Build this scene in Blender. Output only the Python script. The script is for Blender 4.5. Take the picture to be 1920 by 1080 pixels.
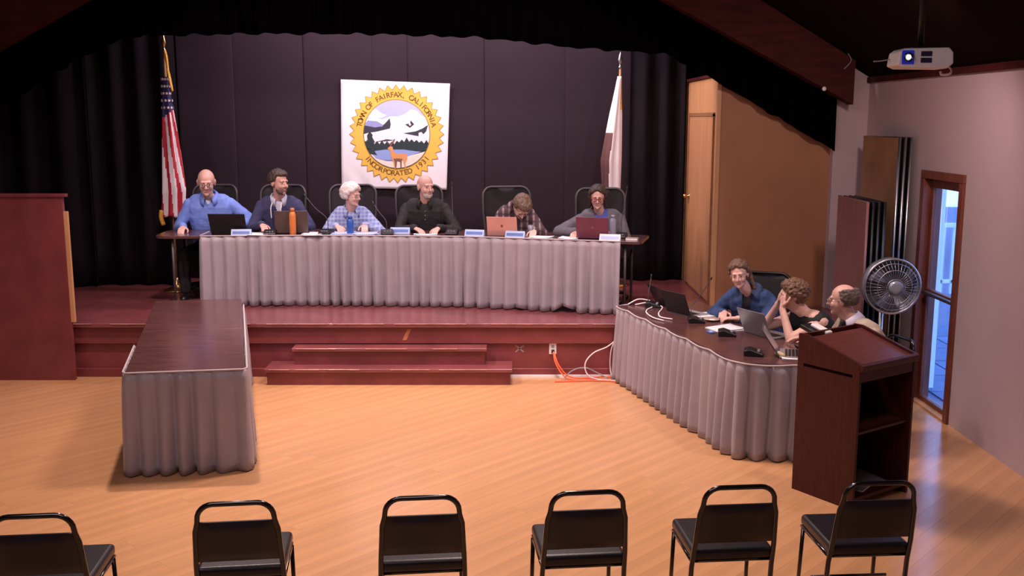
import bpy, bmesh, math, random
from mathutils import Vector, Matrix, noise
R = math.radians
PI = math.pi
SC = bpy.context.scene
COL = SC.collection
for o in list(bpy.data.objects):
    bpy.data.objects.remove(o)

# ------------------------------------------------------------------ camera
CAM_H = 2.55
cd = bpy.data.cameras.new('camera'); cam = bpy.data.objects.new('camera', cd); COL.objects.link(cam)
cd.sensor_width = 36; cd.lens = 36 * 1900 / 1920; cd.clip_start = .05; cd.clip_end = 200
cam.location = (0, 0, CAM_H); cam.rotation_euler = (R(90) - math.atan(320 / 1900), 0, 0)
SC.camera = cam
# ------------------------------------------------------------------ world, lights, exposure
SC.view_settings.view_transform = 'Standard'; SC.view_settings.look = 'None'
SC.view_settings.exposure = 0.35; SC.view_settings.gamma = 1; SC.view_settings.use_curve_mapping = False
w = bpy.data.worlds.new('World'); SC.world = w; w.use_nodes = True
w.node_tree.nodes['Background'].inputs[0].default_value = (.24, .44, 1, 1)
w.node_tree.nodes['Background'].inputs[1].default_value = 3.8

def light(name, kind, loc, target, power, col, size=.1, sy=None, spot=None, blend=.5):
    d = bpy.data.lights.new(name, kind); d.energy = power; d.color = col
    if kind == 'AREA':
        d.shape = 'RECTANGLE'; d.size = size; d.size_y = sy or size
    else:
        d.shadow_soft_size = size
    if kind == 'SPOT':
        d.spot_size = R(spot); d.spot_blend = blend
    o = bpy.data.objects.new(name, d); COL.objects.link(o); o.location = loc
    o.rotation_euler = (Vector(target) - Vector(loc)).to_track_quat('-Z', 'Y').to_euler()
    return o
WARM = (1, .75, .68); PINK = (1, .78, .80)
light('hall_downlight', 'SPOT', (-2.55, 8.5, 4.7), (-2.55, 8.2, 0), 620, WARM, .10, spot=120, blend=.9)
light('hall_downlight.001', 'SPOT', (.2, 8.2, 5.0), (.2, 7.4, 0), 1350, WARM, .55, spot=110, blend=.9)
light('hall_downlight.002', 'SPOT', (2.75, 6.9, 3.35), (2.3, 9.2, .9), 120, WARM, .1, spot=130, blend=.8)
light('stage_front_wash', 'SPOT', (-4.2, 7.7, 4.3), (-1.3, 10.9, 1.1), 620, PINK, .22, spot=80, blend=.7)
light('stage_front_wash.001', 'SPOT', (1.4, 7.4, 4.2), (-.8, 10.9, 1.1), 360, PINK, .22, spot=80, blend=.7)
light('near_floor_fill', 'SPOT', (.5, 5.4, 4.8), (.5, 5.5, 0), 330, WARM, .4, spot=82, blend=1)  # added spot with no fixture, brightens the floor near the camera
light('hall_fill', 'AREA', (-1.4, 2.6, 4.6), (-.6, 5.2, 0), 85, PINK, 4.0, 2.0)
light('stage_border_light', 'AREA', (-.9, 11.35, 4.3), (-.9, 12.5, 2.4), 120, (1, .76, .84), 4.4, .25)
light('stage_side_spot', 'SPOT', (-.6, 11.3, 3.9), (2.14, 11.75, 2.35), 190, WARM, .08, spot=44, blend=.6)

# ------------------------------------------------------------------ materials
def lin(c):
    return tuple(((v / 255) / 12.92 if v / 255 <= .04045 else ((v / 255 + .055) / 1.055) ** 2.4) for v in c)
MATS = {}
def mat(name, col, rough=.6, metal=0, var=.12, scale=8, bump=0, bscale=60, sheen=0, coat=0, emit=None, stretch=(1, 1, 1), objvar=0, trans=0, spec=None, alpha=1):
    """procedural principled material, col is linear reflectance"""
    if name in MATS: return MATS[name]
    m = bpy.data.materials.new(name); m.use_nodes = True; nt = m.node_tree; N = nt.nodes; L = nt.links
    b = N['Principled BSDF']; b.inputs['Roughness'].default_value = rough; b.inputs['Metallic'].default_value = metal
    if spec is not None: b.inputs['Specular IOR Level'].default_value = spec
    if sheen:
        b.inputs['Sheen Weight'].default_value = sheen; b.inputs['Sheen Roughness'].default_value = .4
    if coat:
        b.inputs['Coat Weight'].default_value = coat; b.inputs['Coat Roughness'].default_value = .18
    if trans: b.inputs['Transmission Weight'].default_value = trans
    if alpha < 1: b.inputs['Alpha'].default_value = alpha
    tc = N.new('ShaderNodeTexCoord'); mp = N.new('ShaderNodeMapping'); mp.inputs['Scale'].default_value = stretch
    L.new(tc.outputs['Object'], mp.inputs[0])
    no = N.new('ShaderNodeTexNoise'); no.inputs['Scale'].default_value = scale; no.inputs['Detail'].default_value = 3
    L.new(mp.outputs[0], no.inputs[0])
    rp = N.new('ShaderNodeValToRGB'); e = rp.color_ramp.elements
    e[0].position = .3; e[1].position = .7
    e[0].color = tuple(c * (1 - var) for c in col) + (1,); e[1].color = tuple(min(1, c * (1 + var)) for c in col) + (1,)
    L.new(no.outputs['Fac'], rp.inputs[0]); out = rp.outputs[0]
    if objvar:
        oi = N.new('ShaderNodeObjectInfo'); mr = N.new('ShaderNodeMapRange')
        mr.inputs['To Min'].default_value = 1 - objvar; mr.inputs['To Max'].default_value = 1 + objvar
        L.new(oi.outputs['Random'], mr.inputs[0])
        hv = N.new('ShaderNodeHueSaturation'); L.new(mr.outputs[0], hv.inputs['Value']); L.new(out, hv.inputs['Color']); out = hv.outputs[0]
    L.new(out, b.inputs['Base Color'])
    if bump:
        n2 = N.new('ShaderNodeTexNoise'); n2.inputs['Scale'].default_value = bscale; L.new(mp.outputs[0], n2.inputs[0])
        bp = N.new('ShaderNodeBump'); bp.inputs['Strength'].default_value = bump; bp.inputs['Distance'].default_value = .01
        L.new(n2.outputs['Fac'], bp.inputs['Height']); L.new(bp.outputs[0], b.inputs['Normal'])
    if emit:
        b.inputs['Emission Color'].default_value = emit[:3] + (1,); b.inputs['Emission Strength'].default_value = emit[3]
    MATS[name] = m
    return m

def plaid(name, base, c1, c2, f1=40., f2=55., rough=.8, wid=.35):
    m = bpy.data.materials.new(name); m.use_nodes = True; nt = m.node_tree; N = nt.nodes; L = nt.links
    b = N['Principled BSDF']; b.inputs['Roughness'].default_value = rough
    tc = N.new('ShaderNodeTexCoord'); sp = N.new('ShaderNodeSeparateXYZ'); L.new(tc.outputs['Object'], sp.inputs[0])
    col = None
    for axis, fr, c in (('X', f1, c1), ('Z', f2, c2)):
        mu = N.new('ShaderNodeMath'); mu.operation = 'MULTIPLY'; mu.inputs[1].default_value = fr; L.new(sp.outputs[axis], mu.inputs[0])
        si = N.new('ShaderNodeMath'); si.operation = 'SINE'; L.new(mu.outputs[0], si.inputs[0])
        gt = N.new('ShaderNodeMath'); gt.operation = 'GREATER_THAN'; gt.inputs[1].default_value = wid; L.new(si.outputs[0], gt.inputs[0])
        hf = N.new('ShaderNodeMath'); hf.operation = 'MULTIPLY'; hf.inputs[1].default_value = .65; L.new(gt.outputs[0], hf.inputs[0])
        mx = N.new('ShaderNodeMix'); mx.data_type = 'RGBA'; L.new(hf.outputs[0], mx.inputs[0])
        if col is None: mx.inputs[6].default_value = base + (1,)
        else: L.new(col, mx.inputs[6])
        mx.inputs[7].default_value = c + (1,); col = mx.outputs[2]
    L.new(col, b.inputs['Base Color'])
    return m

M_skirt = mat('skirt_satin', (.30, .26, .30), .5, var=.06, scale=5, sheen=.25, bump=.15, bscale=35)
M_skirt_band = mat('skirt_band', (.46, .40, .43), .5, var=.08)
M_stage = mat('stage_red_paint', (.19, .04, .045), .33, var=.18, scale=4, bump=.05)
M_stage_top = mat('stage_deck_paint', (.185, .05, .055), .26, var=.2, scale=3, coat=.3)
M_table = mat('dark_walnut_top', (.088, .036, .035), .25, var=.25, scale=6, stretch=(1, 6, 1), coat=.3)
M_black = mat('black_plastic', (.008, .008, .010), .38, var=.2)
M_blackm = mat('black_gloss_metal', (.006, .006, .008), .16, var=.1, coat=.4)
M_vinyl = mat('black_vinyl', (.009, .008, .013), .36, var=.2, bump=.08, bscale=140)
M_drape = mat('black_drape', (.008, .006, .0082), .9, var=.2, scale=3, spec=.15)
M_valance = mat('black_valance', (.0016, .0013, .0018), 1, var=.2, spec=0)
M_backdrop = mat('black_backdrop', (.026, .0165, .0225), .8, var=.1, scale=1.2, spec=.2)
M_wall = mat('white_wall_paint', (.46, .345, .375), .8, var=.03, scale=2)
M_redwood = mat('dark_red_beam', (.05, .0085, .0095), .7, spec=.12, var=.3, scale=3, stretch=(1, 1, 6))
M_ceil = mat('dark_ceiling_boards', (.008, .0025, .0027), .95, spec=.05, var=.3, scale=3, stretch=(6, 1, 6))
M_lectern = mat('mahogany', (.05, .0092, .0085), .4, var=.25, scale=6, stretch=(8, 8, 1), spec=.3)
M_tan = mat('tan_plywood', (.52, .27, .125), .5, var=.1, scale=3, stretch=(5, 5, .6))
M_brown = mat('closet_front_brown', (.33, .140, .07), .6, var=.08, scale=2)  # closet front, a darker brown than the tan side
M_steel = mat('brushed_steel', (.55, .55, .6), .35, 1, var=.08)
M_grey = mat('grey_plastic', (.25, .25, .28), .45)
M_white = mat('white_plastic', (.72, .7, .72), .4, var=.03)
M_paper = mat('white_paper', (.74, .74, .78), .8, var=.02)
M_pblue = mat('pale_blue_card', (.42, .52, .78), .7, var=.05)
M_blue = mat('blue_card', (.10, .17, .45), .6, var=.1)
M_gold = mat('gold_fringe', (.72, .40, .06), .5, var=.25, scale=60)
M_brass = mat('brass', (.75, .5, .2), .3, 1, var=.1)
M_orange = mat('orange_cord', (.9, .14, .05), .5, var=.05)
M_wcable = mat('white_cable', (.75, .68, .7), .5, var=.05)
M_meshback = mat('chair_mesh', (.016, .012, .015), .85, var=.2, scale=120)
M_frame = mat('chair_frame_grey', (.052, .045, .05), .45, var=.1)
M_doorwood = mat('door_red_wood', (.16, .045, .028), .4, var=.25, scale=4, stretch=(5, 5, 1))
M_wall2 = mat('stage_black_wall', (.008, .007, .009), .9)

# ------------------------------------------------------------------ mesh building
class MB:
    def __init__(s): s.v = []; s.f = []; s.m = []; s.mi = 0
    def add(s, vs, fs):
        o = len(s.v); s.v += [tuple(x) for x in vs]; s.f += [tuple(i + o for i in f) for f in fs]; s.m += [s.mi] * len(fs); return s
    def box(s, x0, x1, y0, y1, z0, z1, M=None):
        vs = [Vector(p) for p in ((x0, y0, z0), (x1, y0, z0), (x1, y1, z0), (x0, y1, z0), (x0, y0, z1), (x1, y0, z1), (x1, y1, z1), (x0, y1, z1))]
        if M is not None: vs = [M @ p for p in vs]
        return s.add(vs, [(0, 3, 2, 1), (4, 5, 6, 7), (0, 1, 5, 4), (1, 2, 6, 5), (2, 3, 7, 6), (3, 0, 4, 7)])
    def tube(s, pts, r, n=8, closed=False):
        pts = [Vector(p) for p in pts]; k = len(pts); rs = r if isinstance(r, (list, tuple)) else [r] * k
        vs = []; up = None
        for i, p in enumerate(pts):
            a = pts[(i - 1) % k] if (closed or i) else p; b = pts[(i + 1) % k] if (closed or i < k - 1) else p
            t = (b - a)
            t = t.normalized() if t.length > 1e-9 else Vector((0, 0, 1))
            if up is None: up = Vector((0, 0, 1)) if abs(t.z) < .9 else Vector((1, 0, 0))
            sx = t.cross(up); sx.normalize(); up = sx.cross(t); up.normalize()
            for j in range(n):
                q = 2 * PI * j / n; vs.append(p + (sx * math.cos(q) + up * math.sin(q)) * rs[i])
        fs = []
        for i in range(k if closed else k - 1):
            for j in range(n):
                a = i * n + j; b = i * n + (j + 1) % n; c = ((i + 1) % k) * n + (j + 1) % n; d = ((i + 1) % k) * n + j; fs.append((a, b, c, d))
        if not closed: fs += [tuple(range(n))[::-1], tuple((k - 1) * n + j for j in range(n))]
        return s.add(vs, fs)
    def cyl(s, p0, p1, r0, r1=None, n=16): return s.tube([p0, p1], [r0, r0 if r1 is None else r1], n)
    def lathe(s, prof, n=20, M=None):
        vs = []; k = len(prof)
        for r, z in prof:
            for j in range(n):
                q = 2 * PI * j / n; p = Vector((r * math.cos(q), r * math.sin(q), z)); vs.append(M @ p if M is not None else p)
        fs = [(i * n + j, i * n + (j + 1) % n, (i + 1) * n + (j + 1) % n, (i + 1) * n + j) for i in range(k - 1) for j in range(n)]
        fs += [tuple(range(n))[::-1], tuple((k - 1) * n + j for j in range(n))]
        return s.add(vs, fs)
    def ell(s, c, r, n=14, h=8, M=None):
        c = Vector(c); rr = Vector(r) if not isinstance(r, (int, float)) else Vector((r, r, r))
        vs = [Vector((0, 0, -1))]
        for i in range(1, h):
            a = -PI / 2 + PI * i / h
            for j in range(n):
                q = 2 * PI * j / n; vs.append(Vector((math.cos(a) * math.cos(q), math.cos(a) * math.sin(q), math.sin(a))))
        vs.append(Vector((0, 0, 1)))
        vs = [Vector((p.x * rr.x + c.x, p.y * rr.y + c.y, p.z * rr.z + c.z)) for p in vs]
        if M is not None: vs = [M @ p for p in vs]
        fs = [(0, 1 + (j + 1) % n, 1 + j) for j in range(n)]
        for i in range(h - 2):
            for j in range(n):
                a = 1 + i * n + j; b = 1 + i * n + (j + 1) % n; fs.append((a, b, b + n, a + n))
        t = len(vs) - 1; o = 1 + (h - 2) * n
        fs += [(o + j, o + (j + 1) % n, t) for j in range(n)]
        return s.add(vs, fs)
    def cap(s, p0, r0, p1, r1, n=12):
        """closed capsule with tapered radius"""
        p0 = Vector(p0); p1 = Vector(p1); t = p1 - p0; L = t.length
        if L < 1e-6: return s.ell(p0, max(r0, r1))
        t /= L; pts = []; rs = []
        for a in (-80, -50, -22): pts.append(p0 + t * r0 * math.sin(R(a))); rs.append(r0 * math.cos(R(a)))
        pts += [p0, p1]; rs += [r0, r1]
        for a in (22, 50, 80): pts.append(p1 + t * r1 * math.sin(R(a))); rs.append(r1 * math.cos(R(a)))
        return s.tube(pts, rs, n)
    def prism(s, poly, h0, h1, M=None):
        """poly in local xy, extruded along local z"""
        n = len(poly); vs = [Vector((x, y, h0)) for x, y in poly] + [Vector((x, y, h1)) for x, y in poly]
        if M is not None: vs = [M @ p for p in vs]
        return s.add(vs, [tuple(range(n))[::-1], tuple(range(n, 2 * n))] + [(i, (i + 1) % n, n + (i + 1) % n, n + i) for i in range(n)])
    def grid(s, P, nu, nv, closed=False):
        vs = [P(i, j) for i in range(nu) for j in range(nv)]
        fs = [(i * nv + j, ((i + 1) % nu) * nv + j, ((i + 1) % nu) * nv + j + 1, i * nv + j + 1) for i in range(nu if closed else nu - 1) for j in range(nv - 1)]
        return s.add(vs, fs)
    def build(s, name, mats, parent=None, origin=(0, 0, 0), smooth=False, bevel=0, solid=0, seg=2):
        if not isinstance(mats, (list, tuple)): mats = [mats]
        o = Vector(origin); me = bpy.data.meshes.new(name)
        me.from_pydata([tuple(Vector(p) - o) for p in s.v], [], s.f)
        for m in mats: me.materials.append(m)
        if len(mats) > 1: me.polygons.foreach_set('material_index', s.m)
        bm = bmesh.new(); bm.from_mesh(me); bmesh.ops.recalc_face_normals(bm, faces=bm.faces); bm.to_mesh(me); bm.free()
        if smooth: me.polygons.foreach_set('use_smooth', [True] * len(me.polygons))
        ob = bpy.data.objects.new(name, me); COL.objects.link(ob)
        if parent is not None: ob.parent = parent
        else: ob.location = o
        if solid:
            q = ob.modifiers.new('solid', 'SOLIDIFY'); q.thickness = solid
        if bevel:
            q = ob.modifiers.new('bevel', 'BEVEL'); q.width = bevel; q.segments = seg; q.limit_method = 'ANGLE'; q.angle_limit = R(40)
            if not smooth: me.polygons.foreach_set('use_smooth', [True] * len(me.polygons)); 
            wn = ob.modifiers.new('wn', 'WEIGHTED_NORMAL'); wn.keep_sharp = True
        return ob

def thing(name, label, cat, loc=(0, 0, 0), rotz=0, group=None):
    o = bpy.data.objects.new(name, None); COL.objects.link(o); o.location = loc; o.rotation_euler = (0, 0, rotz); o.empty_display_size = .1
    return tag(o, label, cat, group)
def tag(o, label, cat, group=None):
    o['label'] = label; o['category'] = cat
    if group: o['group'] = group
    return o
def struct(o, label=None):
    o['kind'] = 'structure'
    if label: o['label'] = label
    return o
def dup(root, loc, rotz, label, group=None):
    r = root.copy(); COL.objects.link(r); r.location = loc; r.rotation_euler = (0, 0, rotz); r['label'] = label
    if group: r['group'] = group
    for ch in list(root.children):
        c = ch.copy(); COL.objects.link(c); c.parent = r
        for g in list(ch.children):
            d = g.copy(); COL.objects.link(d); d.parent = c
    return r
def lerp(a, b, t): return a + (b - a) * t
def smoothpath(pts, n=6):
    """Catmull-Rom through points"""
    P = [Vector(p) for p in pts]; P = [P[0] * 2 - P[1]] + P + [P[-1] * 2 - P[-2]]; out = []
    for i in range(1, len(P) - 2):
        for k in range(n):
            t = k / n; a, b, c, d = P[i - 1:i + 3]
            out.append(.5 * ((2 * b) + (c - a) * t + (2 * a - 5 * b + 4 * c - d) * t * t + (3 * b - a - 3 * c + d) * t ** 3))
    return out + [P[-2]]

# ================================================================== THE SETTING
WX0, WX1 = -6.40, 3.67          # hall side walls
RIDGE = -1.365; EAVE = 2.95; SLOPE = .6
STAGE_Y = 9.80; STAGE_Z = .55; PRO_Y = 10.6; BACK_Y = 12.75
def roof(x): return EAVE + SLOPE * (WX1 - x) if x > RIDGE else EAVE + SLOPE * (x - (2 * RIDGE - WX1))

# floor: boards laid on the diagonal over a dark subfloor
fl = MB().box(WX0, WX1, -1.2, 10.6, -.10, -.016).build('floor', mat('subfloor', (.05, .03, .02), .8))
struct(fl, 'honey coloured hardwood floor of diagonal boards')
M_plank = mat('honey_oak', (.55, .29, .14), .22, var=.10, scale=1.6, stretch=(.3, 6, 1), objvar=.03, coat=.2)
def clip_poly(poly, ax, lim, keep_less):
    out = []
    for i, a in enumerate(poly):
        b = poly[(i + 1) % len(poly)]
        ia = (a[ax] <= lim) == keep_less; ib = (b[ax] <= lim) == keep_less
        if ia: out.append(a)
        if ia != ib:
            t = (lim - a[ax]) / (b[ax] - a[ax]); out.append((a[0] + (b[0] - a[0]) * t, a[1] + (b[1] - a[1]) * t))
    return out
rnd = random.Random(4)
PW = .135; ang = R(47); ux, uy = math.cos(ang), math.sin(ang); vx, vy = -uy, ux
cand = []
for i in range(-80, 90):
    s0 = -14 + rnd.random() * 2.4
    while s0 < 16:
        ln = rnd.uniform(2.0, 3.4); s1 = s0 + ln
        c0 = i * PW; g = .0004
        poly = [(s * ux + t * vx, s * uy + t * vy + 5) for s, t in ((s0 + g, c0 + g), (s1 - g, c0 + g), (s1 - g, c0 + PW - g), (s0 + g, c0 + PW - g))]
        s0 = s1
        for ax, lim, kl in ((0, WX0, False), (0, WX1, True), (1, -1.2, False), (1, 9.9, True)):
            if len(poly) > 2: poly = clip_poly(poly, ax, lim, kl)
        if len(poly) < 3: continue
        cx = sum(p[0] for p in poly) / len(poly); cy = sum(p[1] for p in poly) / len(poly)
        cand.append((cx, cy, poly))
# boards in view first (the nearest ones the photograph shows), the rest joined
def inview(c):
    x, y, poly = c
    return any(q[1] > 4.6 and abs(q[0]) < .47 * q[1] + .35 and q[1] < 9.9 for q in poly + [(x, y)])
vis = sorted([c for c in cand if inview(c)], key=lambda c: c[1])
vis_set = vis[:300]; rest = [c for c in cand if c not in vis_set]
for cx, cy, poly in vis_set:
    me = MB().prism([((x - cx) * ux + (y - cy) * uy, (x - cx) * vx + (y - cy) * vy) for x, y in poly], -.016, 0)
    o = me.build('plank', M_plank, fl); o.location = (cx - fl.location.x, cy - fl.location.y, 0); o.rotation_euler = (0, 0, ang)
mb = MB()
for cx, cy, poly in rest: mb.prism([((x) * ux + (y) * uy, (x) * vx + (y) * vy) for x, y in poly], -.016, 0)
o = mb.build('planks_beyond', M_plank, fl); o['kind'] = 'stuff'; o.rotation_euler = (0, 0, ang)

# right wall with the glazed door opening
DY0, DY1, DZ = 8.27, 9.02, 2.03
mb = MB()
mb.box(WX1, WX1 + .14, -1.2, DY0, 0, EAVE).box(WX1, WX1 + .14, DY1, PRO_Y + .2, 0, EAVE).box(WX1, WX1 + .14, DY0, DY1, DZ, EAVE)
wr = struct(mb.build('wall_right', M_wall), 'white painted side wall with the glazed door')
struct(MB().box(WX0 - .14, WX0, -1.2, PRO_Y + .2, 0, EAVE).build('wall_left', M_wall), 'white painted wall on the left of the hall')
Mz = Matrix(((1, 0, 0, 0), (0, 0, 1, 0), (0, 1, 0, 0), (0, 0, 0, 1)))       # local xy -> world xz, extrude along y
struct(MB().prism([(WX0, 0), (WX1, 0), (WX1, EAVE), (RIDGE, roof(RIDGE)), (WX0, EAVE)], -1.34, -1.2, Mz).build('wall_front', M_wall), 'gable wall behind the audience')
# proscenium wall pieces each side of the stage opening
PX0, PX1 = -6.0, 3.33
struct(MB().prism([(PX1, 0), (WX1, 0), (WX1, roof(WX1)), (PX1, roof(PX1))], PRO_Y, PRO_Y + .2, Mz).build('wall_proscenium_right', M_wall), 'narrow white wall strip right of the stage opening')
struct(MB().prism([(WX0, 0), (PX0, 0), (PX0, roof(PX0)), (WX0, roof(WX0))], PRO_Y, PRO_Y + .2, Mz).build('wall_proscenium_left', M_wall), 'white wall strip left of the stage opening')
# stage house
struct(MB().box(WX0, WX1, BACK_Y, BACK_Y + .15, 0, 4.6).build('wall_back', M_wall2), 'black back wall of the stage')
struct(MB().box(WX0 - .14, WX0, PRO_Y + .2, BACK_Y + .15, 0, 4.6).build('wall_stage_left', M_wall2), 'black side wall of the stage on the left')
struct(MB().box(WX1, WX1 + .14, PRO_Y + .2, BACK_Y + .15, 0, 4.6).build('wall_stage_right', M_wall2), 'black side wall of the stage on the right')
# ceiling slopes
def slope_poly(side):
    e = WX1 + .14 if side > 0 else WX0 - .14; ez = EAVE - SLOPE * .14
    return [(e, ez), (RIDGE, roof(RIDGE)), (RIDGE, roof(RIDGE) + .12), (e, ez + .12)]
for side, nm in ((1, 'ceiling'), (-1, 'ceiling_left')):
    struct(MB().prism(slope_poly(side), -1.34, BACK_Y + .15, Mz).build(nm, M_ceil), 'dark stained sloping ceiling')
struct(MB().box(WX1 - .03, WX1, -1.2, PRO_Y, EAVE - .05, EAVE + .005).build('trim_1', M_redwood), 'dark red wooden strip along the top of the side wall')

# header beam following the roof slope, in front of the proscenium
def beam_low(x):
    d = abs(x - RIDGE); return min(2.676 + .53 * (3.40 - RIDGE - d), 5.0)
xs = [3.40, 2.6, 1.8, 1.0, .2, -.6, RIDGE]; xs = xs + [2 * RIDGE - x for x in xs[-2::-1]]
poly = [(x, beam_low(x)) for x in xs] + [(x, roof(x) - .005) for x in xs[::-1]]
mb = MB(); n = len(xs)
for i in range(n - 1):
    a, b = xs[i], xs[i + 1]
    mb.prism([(a, beam_low(a)), (b, beam_low(b)), (b, roof(b) - .005), (a, roof(a) - .005)], 10.26, 10.44, Mz)
hb = struct(mb.build('trim_2', M_redwood), 'dark red sloping header beam over the stage opening')
MB().ell((3.10, 10.25, 2.83), (.022, .012, .022)).build('hook_plate', M_white, hb, smooth=True)

# black valance hanging behind the beam, hem follows the slope
HEM = [(3.32, 2.21), (2.07, 2.92), (1.56, 3.185), (.64, 3.245), (-.3, 3.345), (RIDGE, 3.38), (-2.6, 3.385), (-3.9, 3.36), (-4.42, 3.13), (-6.02, 2.2)]
def interp(tab, x):
    for (a, za), (b, zb) in zip(tab, tab[1:]):
        if b <= x <= a: return lerp(za, zb, (a - x) / (a - b))
    return tab[-1][1] if x < tab[-1][0] else tab[0][1]
NX = 620
def P(i, j):
    x = lerp(3.32, -6.02, i / (NX - 1)); t = j / 5
    lo = interp(HEM, x) + .014 * math.sin(x * 21) * math.sin(x * 5.3); hi = beam_low(x) + .12
    return (x, 10.55 + (.035 * math.sin(x * 34 + math.sin(x * 7) * 1.4)) * (1 - .4 * t), lerp(lo, hi, t))
tag(MB().grid(P, NX, 6).build('valance_curtain', M_valance, smooth=True, solid=.006), 'black gathered valance curtain hanging along the top of the stage opening', 'curtain')

# stage
st = bpy.data.objects.new('stage', None); COL.objects.link(st); st.location = (-1.2, STAGE_Y, 0); struct(st, 'dark red painted wooden stage platform')
O = st.location
MB().box(WX0, PX1, STAGE_Y - .03, BACK_Y, STAGE_Z - .045, STAGE_Z).build('deck', M_stage_top, st, O, bevel=.008)
MB().box(WX0, PX1, STAGE_Y + .005, STAGE_Y + .06, STAGE_Z - .21, STAGE_Z - .045).build('fascia_board', M_stage, st, O, bevel=.004)
MB().box(WX0, PX1, STAGE_Y + .035, STAGE_Y + .08, .085, STAGE_Z - .21).build('lower_panel', M_stage, st, O)
MB().box(WX0, PX1, STAGE_Y + .012, STAGE_Y + .06, 0, .085).build('base_board', M_stage, st, O, bevel=.006)
M_wear = mat('worn_edge', (.42, .2, .17), .5, var=.4, scale=9)
mb = MB(); rr = random.Random(2)
x = -6.3
while x < 3.2:
    l = rr.uniform(.2, .9); mb.tube([(x, STAGE_Y - .031, STAGE_Z - .006), (x + l, STAGE_Y - .031, STAGE_Z - .006)], .0045, 6); x += l + rr.uniform(.01, .25)
mb.build('worn_edge', M_wear, st, O)['kind'] = 'stuff'
MB().prism([(-1.085, .375), (-1.045, .375), (-.995, .485), (-1.035, .485)], STAGE_Y + .0035, STAGE_Y + .006, Mz).build('scuff_mark', mat('scuff', (.42, .16, .07), .6), st, O)
mb = MB()
for a in (40, 140):
    M = Matrix.Translation((.075, STAGE_Y + .032, .283)) @ Matrix.Rotation(R(a), 4, 'Y'); mb.box(-.055, .055, 0, .003, -.007, .007, M)
mb.build('tape_cross', mat('grey_tape', (.30, .2, .22), .7), st, O)
struct(MB().box(-.02, 1.2, STAGE_Y - .012, STAGE_Y + .012, 0, .022).build('baseboard_stage', M_white), 'white strip along the foot of the stage')
MB().box(PX1 - .002, PX1 + .02, STAGE_Y, PRO_Y, 0, STAGE_Z).build('end_panel', M_stage, st, O)

# steps up to the stage
sp = thing('stage_steps', 'two dark red wooden steps in front of the stage', 'steps', (-1.2, 9.6, 0))
for x0, x1, yf, z, nm in ((-2.385, .005, 9.50, .165, 'step'), (-2.145, -.245, 9.65, .335, 'step')):
    zz = 0 if z < .2 else .165
    a = MB().box(x0 + .02, x1 - .02, yf, STAGE_Y + .034, zz, z - .035).build(nm, M_stage, sp, sp.location, bevel=.004)
    MB().box(x0, x1, yf - .035, STAGE_Y + .004, z - .035, z).build('tread', M_stage_top, a, sp.location, bevel=.008)
    mb = MB(); x = x0 + .05
    while x < x1 - .3:
        l = rr.uniform(.1, .5); mb.tube([(x, yf - .036, z - .006), (min(x + l, x1 - .02), yf - .036, z - .006)], .004, 6); x += l + rr.uniform(.05, .3)
    mb.build('worn_edge', M_wear, a, sp.location)['kind'] = 'stuff'

# stage closet: brown front and tan side with a door
cl = thing('stage_closet', 'plywood closet on the stage with brown front and tan door side', 'closet', (2.7, 11.5, STAGE_Z))
CX, CY0, CY1, CZ = 2.14, 10.72, 12.6, 2.97
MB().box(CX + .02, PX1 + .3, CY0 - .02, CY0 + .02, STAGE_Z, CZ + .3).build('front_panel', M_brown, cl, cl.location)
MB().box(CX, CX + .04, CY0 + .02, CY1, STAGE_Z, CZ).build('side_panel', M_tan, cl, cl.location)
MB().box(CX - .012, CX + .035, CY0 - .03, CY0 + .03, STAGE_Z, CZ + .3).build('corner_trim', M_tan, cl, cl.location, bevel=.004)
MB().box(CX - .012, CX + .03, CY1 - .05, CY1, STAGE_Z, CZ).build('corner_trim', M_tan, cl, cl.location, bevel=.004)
MB().box(CX - .03, CX + .05, CY0, CY1, CZ, CZ + .03).build('top_trim', M_redwood, cl, cl.location)
dr = MB().box(CX - .014, CX, CY0 + .13, CY1 - .32, STAGE_Z + .02, 2.56).build('closet_door', mat('tan_door', (.50, .25, .12), .45, var=.1, scale=3, stretch=(5, 5, .6)), cl, cl.location, bevel=.003)
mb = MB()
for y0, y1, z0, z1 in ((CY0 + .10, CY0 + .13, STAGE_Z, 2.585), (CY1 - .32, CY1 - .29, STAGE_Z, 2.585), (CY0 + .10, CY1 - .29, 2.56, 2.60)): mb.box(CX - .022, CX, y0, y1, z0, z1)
mb.build('door_frame', mat('door_frame_brown', (.28, .13, .06), .5), cl, cl.location)  # frame in a darker brown than the door it surrounds
mb = MB(); mb.lathe([(.03, 0), (.03, .008), (.012, .01), (.012, .04), (.026, .05), (.026, .07), (.008, .075)], 16, Matrix.Translation((CX - .012, CY1 - .42, 1.62)) @ Matrix.Rotation(R(-90), 4, 'Y'))
mb.build('door_knob', M_brass, dr, cl.location, smooth=True)

# backdrop curtain in panels
bd = thing('backdrop_curtain', 'black backdrop curtain across the rear of the stage', 'curtain', (-1, BACK_Y - .12, STAGE_Z))
edges = [-4.1, -3.42, -2.55, -1.72, -1.28, -.35, .65, 1.5, 2.2]
for k, (a, b) in enumerate(zip(edges, edges[1:])):
    def P(i, j, a=a, b=b, k=k):
        x = lerp(a, b + .015, i / 40); z = lerp(STAGE_Z + .01, 4.3, j / 9); t = (i / 40)
        fold = .005 * math.sin(t * 7 + k) + .007 * (abs(2 * t - 1) ** 14)
        return (x, BACK_Y - .12 + (k % 2) * .006 + fold, z)
    MB().grid(P, 41, 10).build('curtain_panel', M_backdrop, bd, bd.location, smooth=True, solid=.004)
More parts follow.
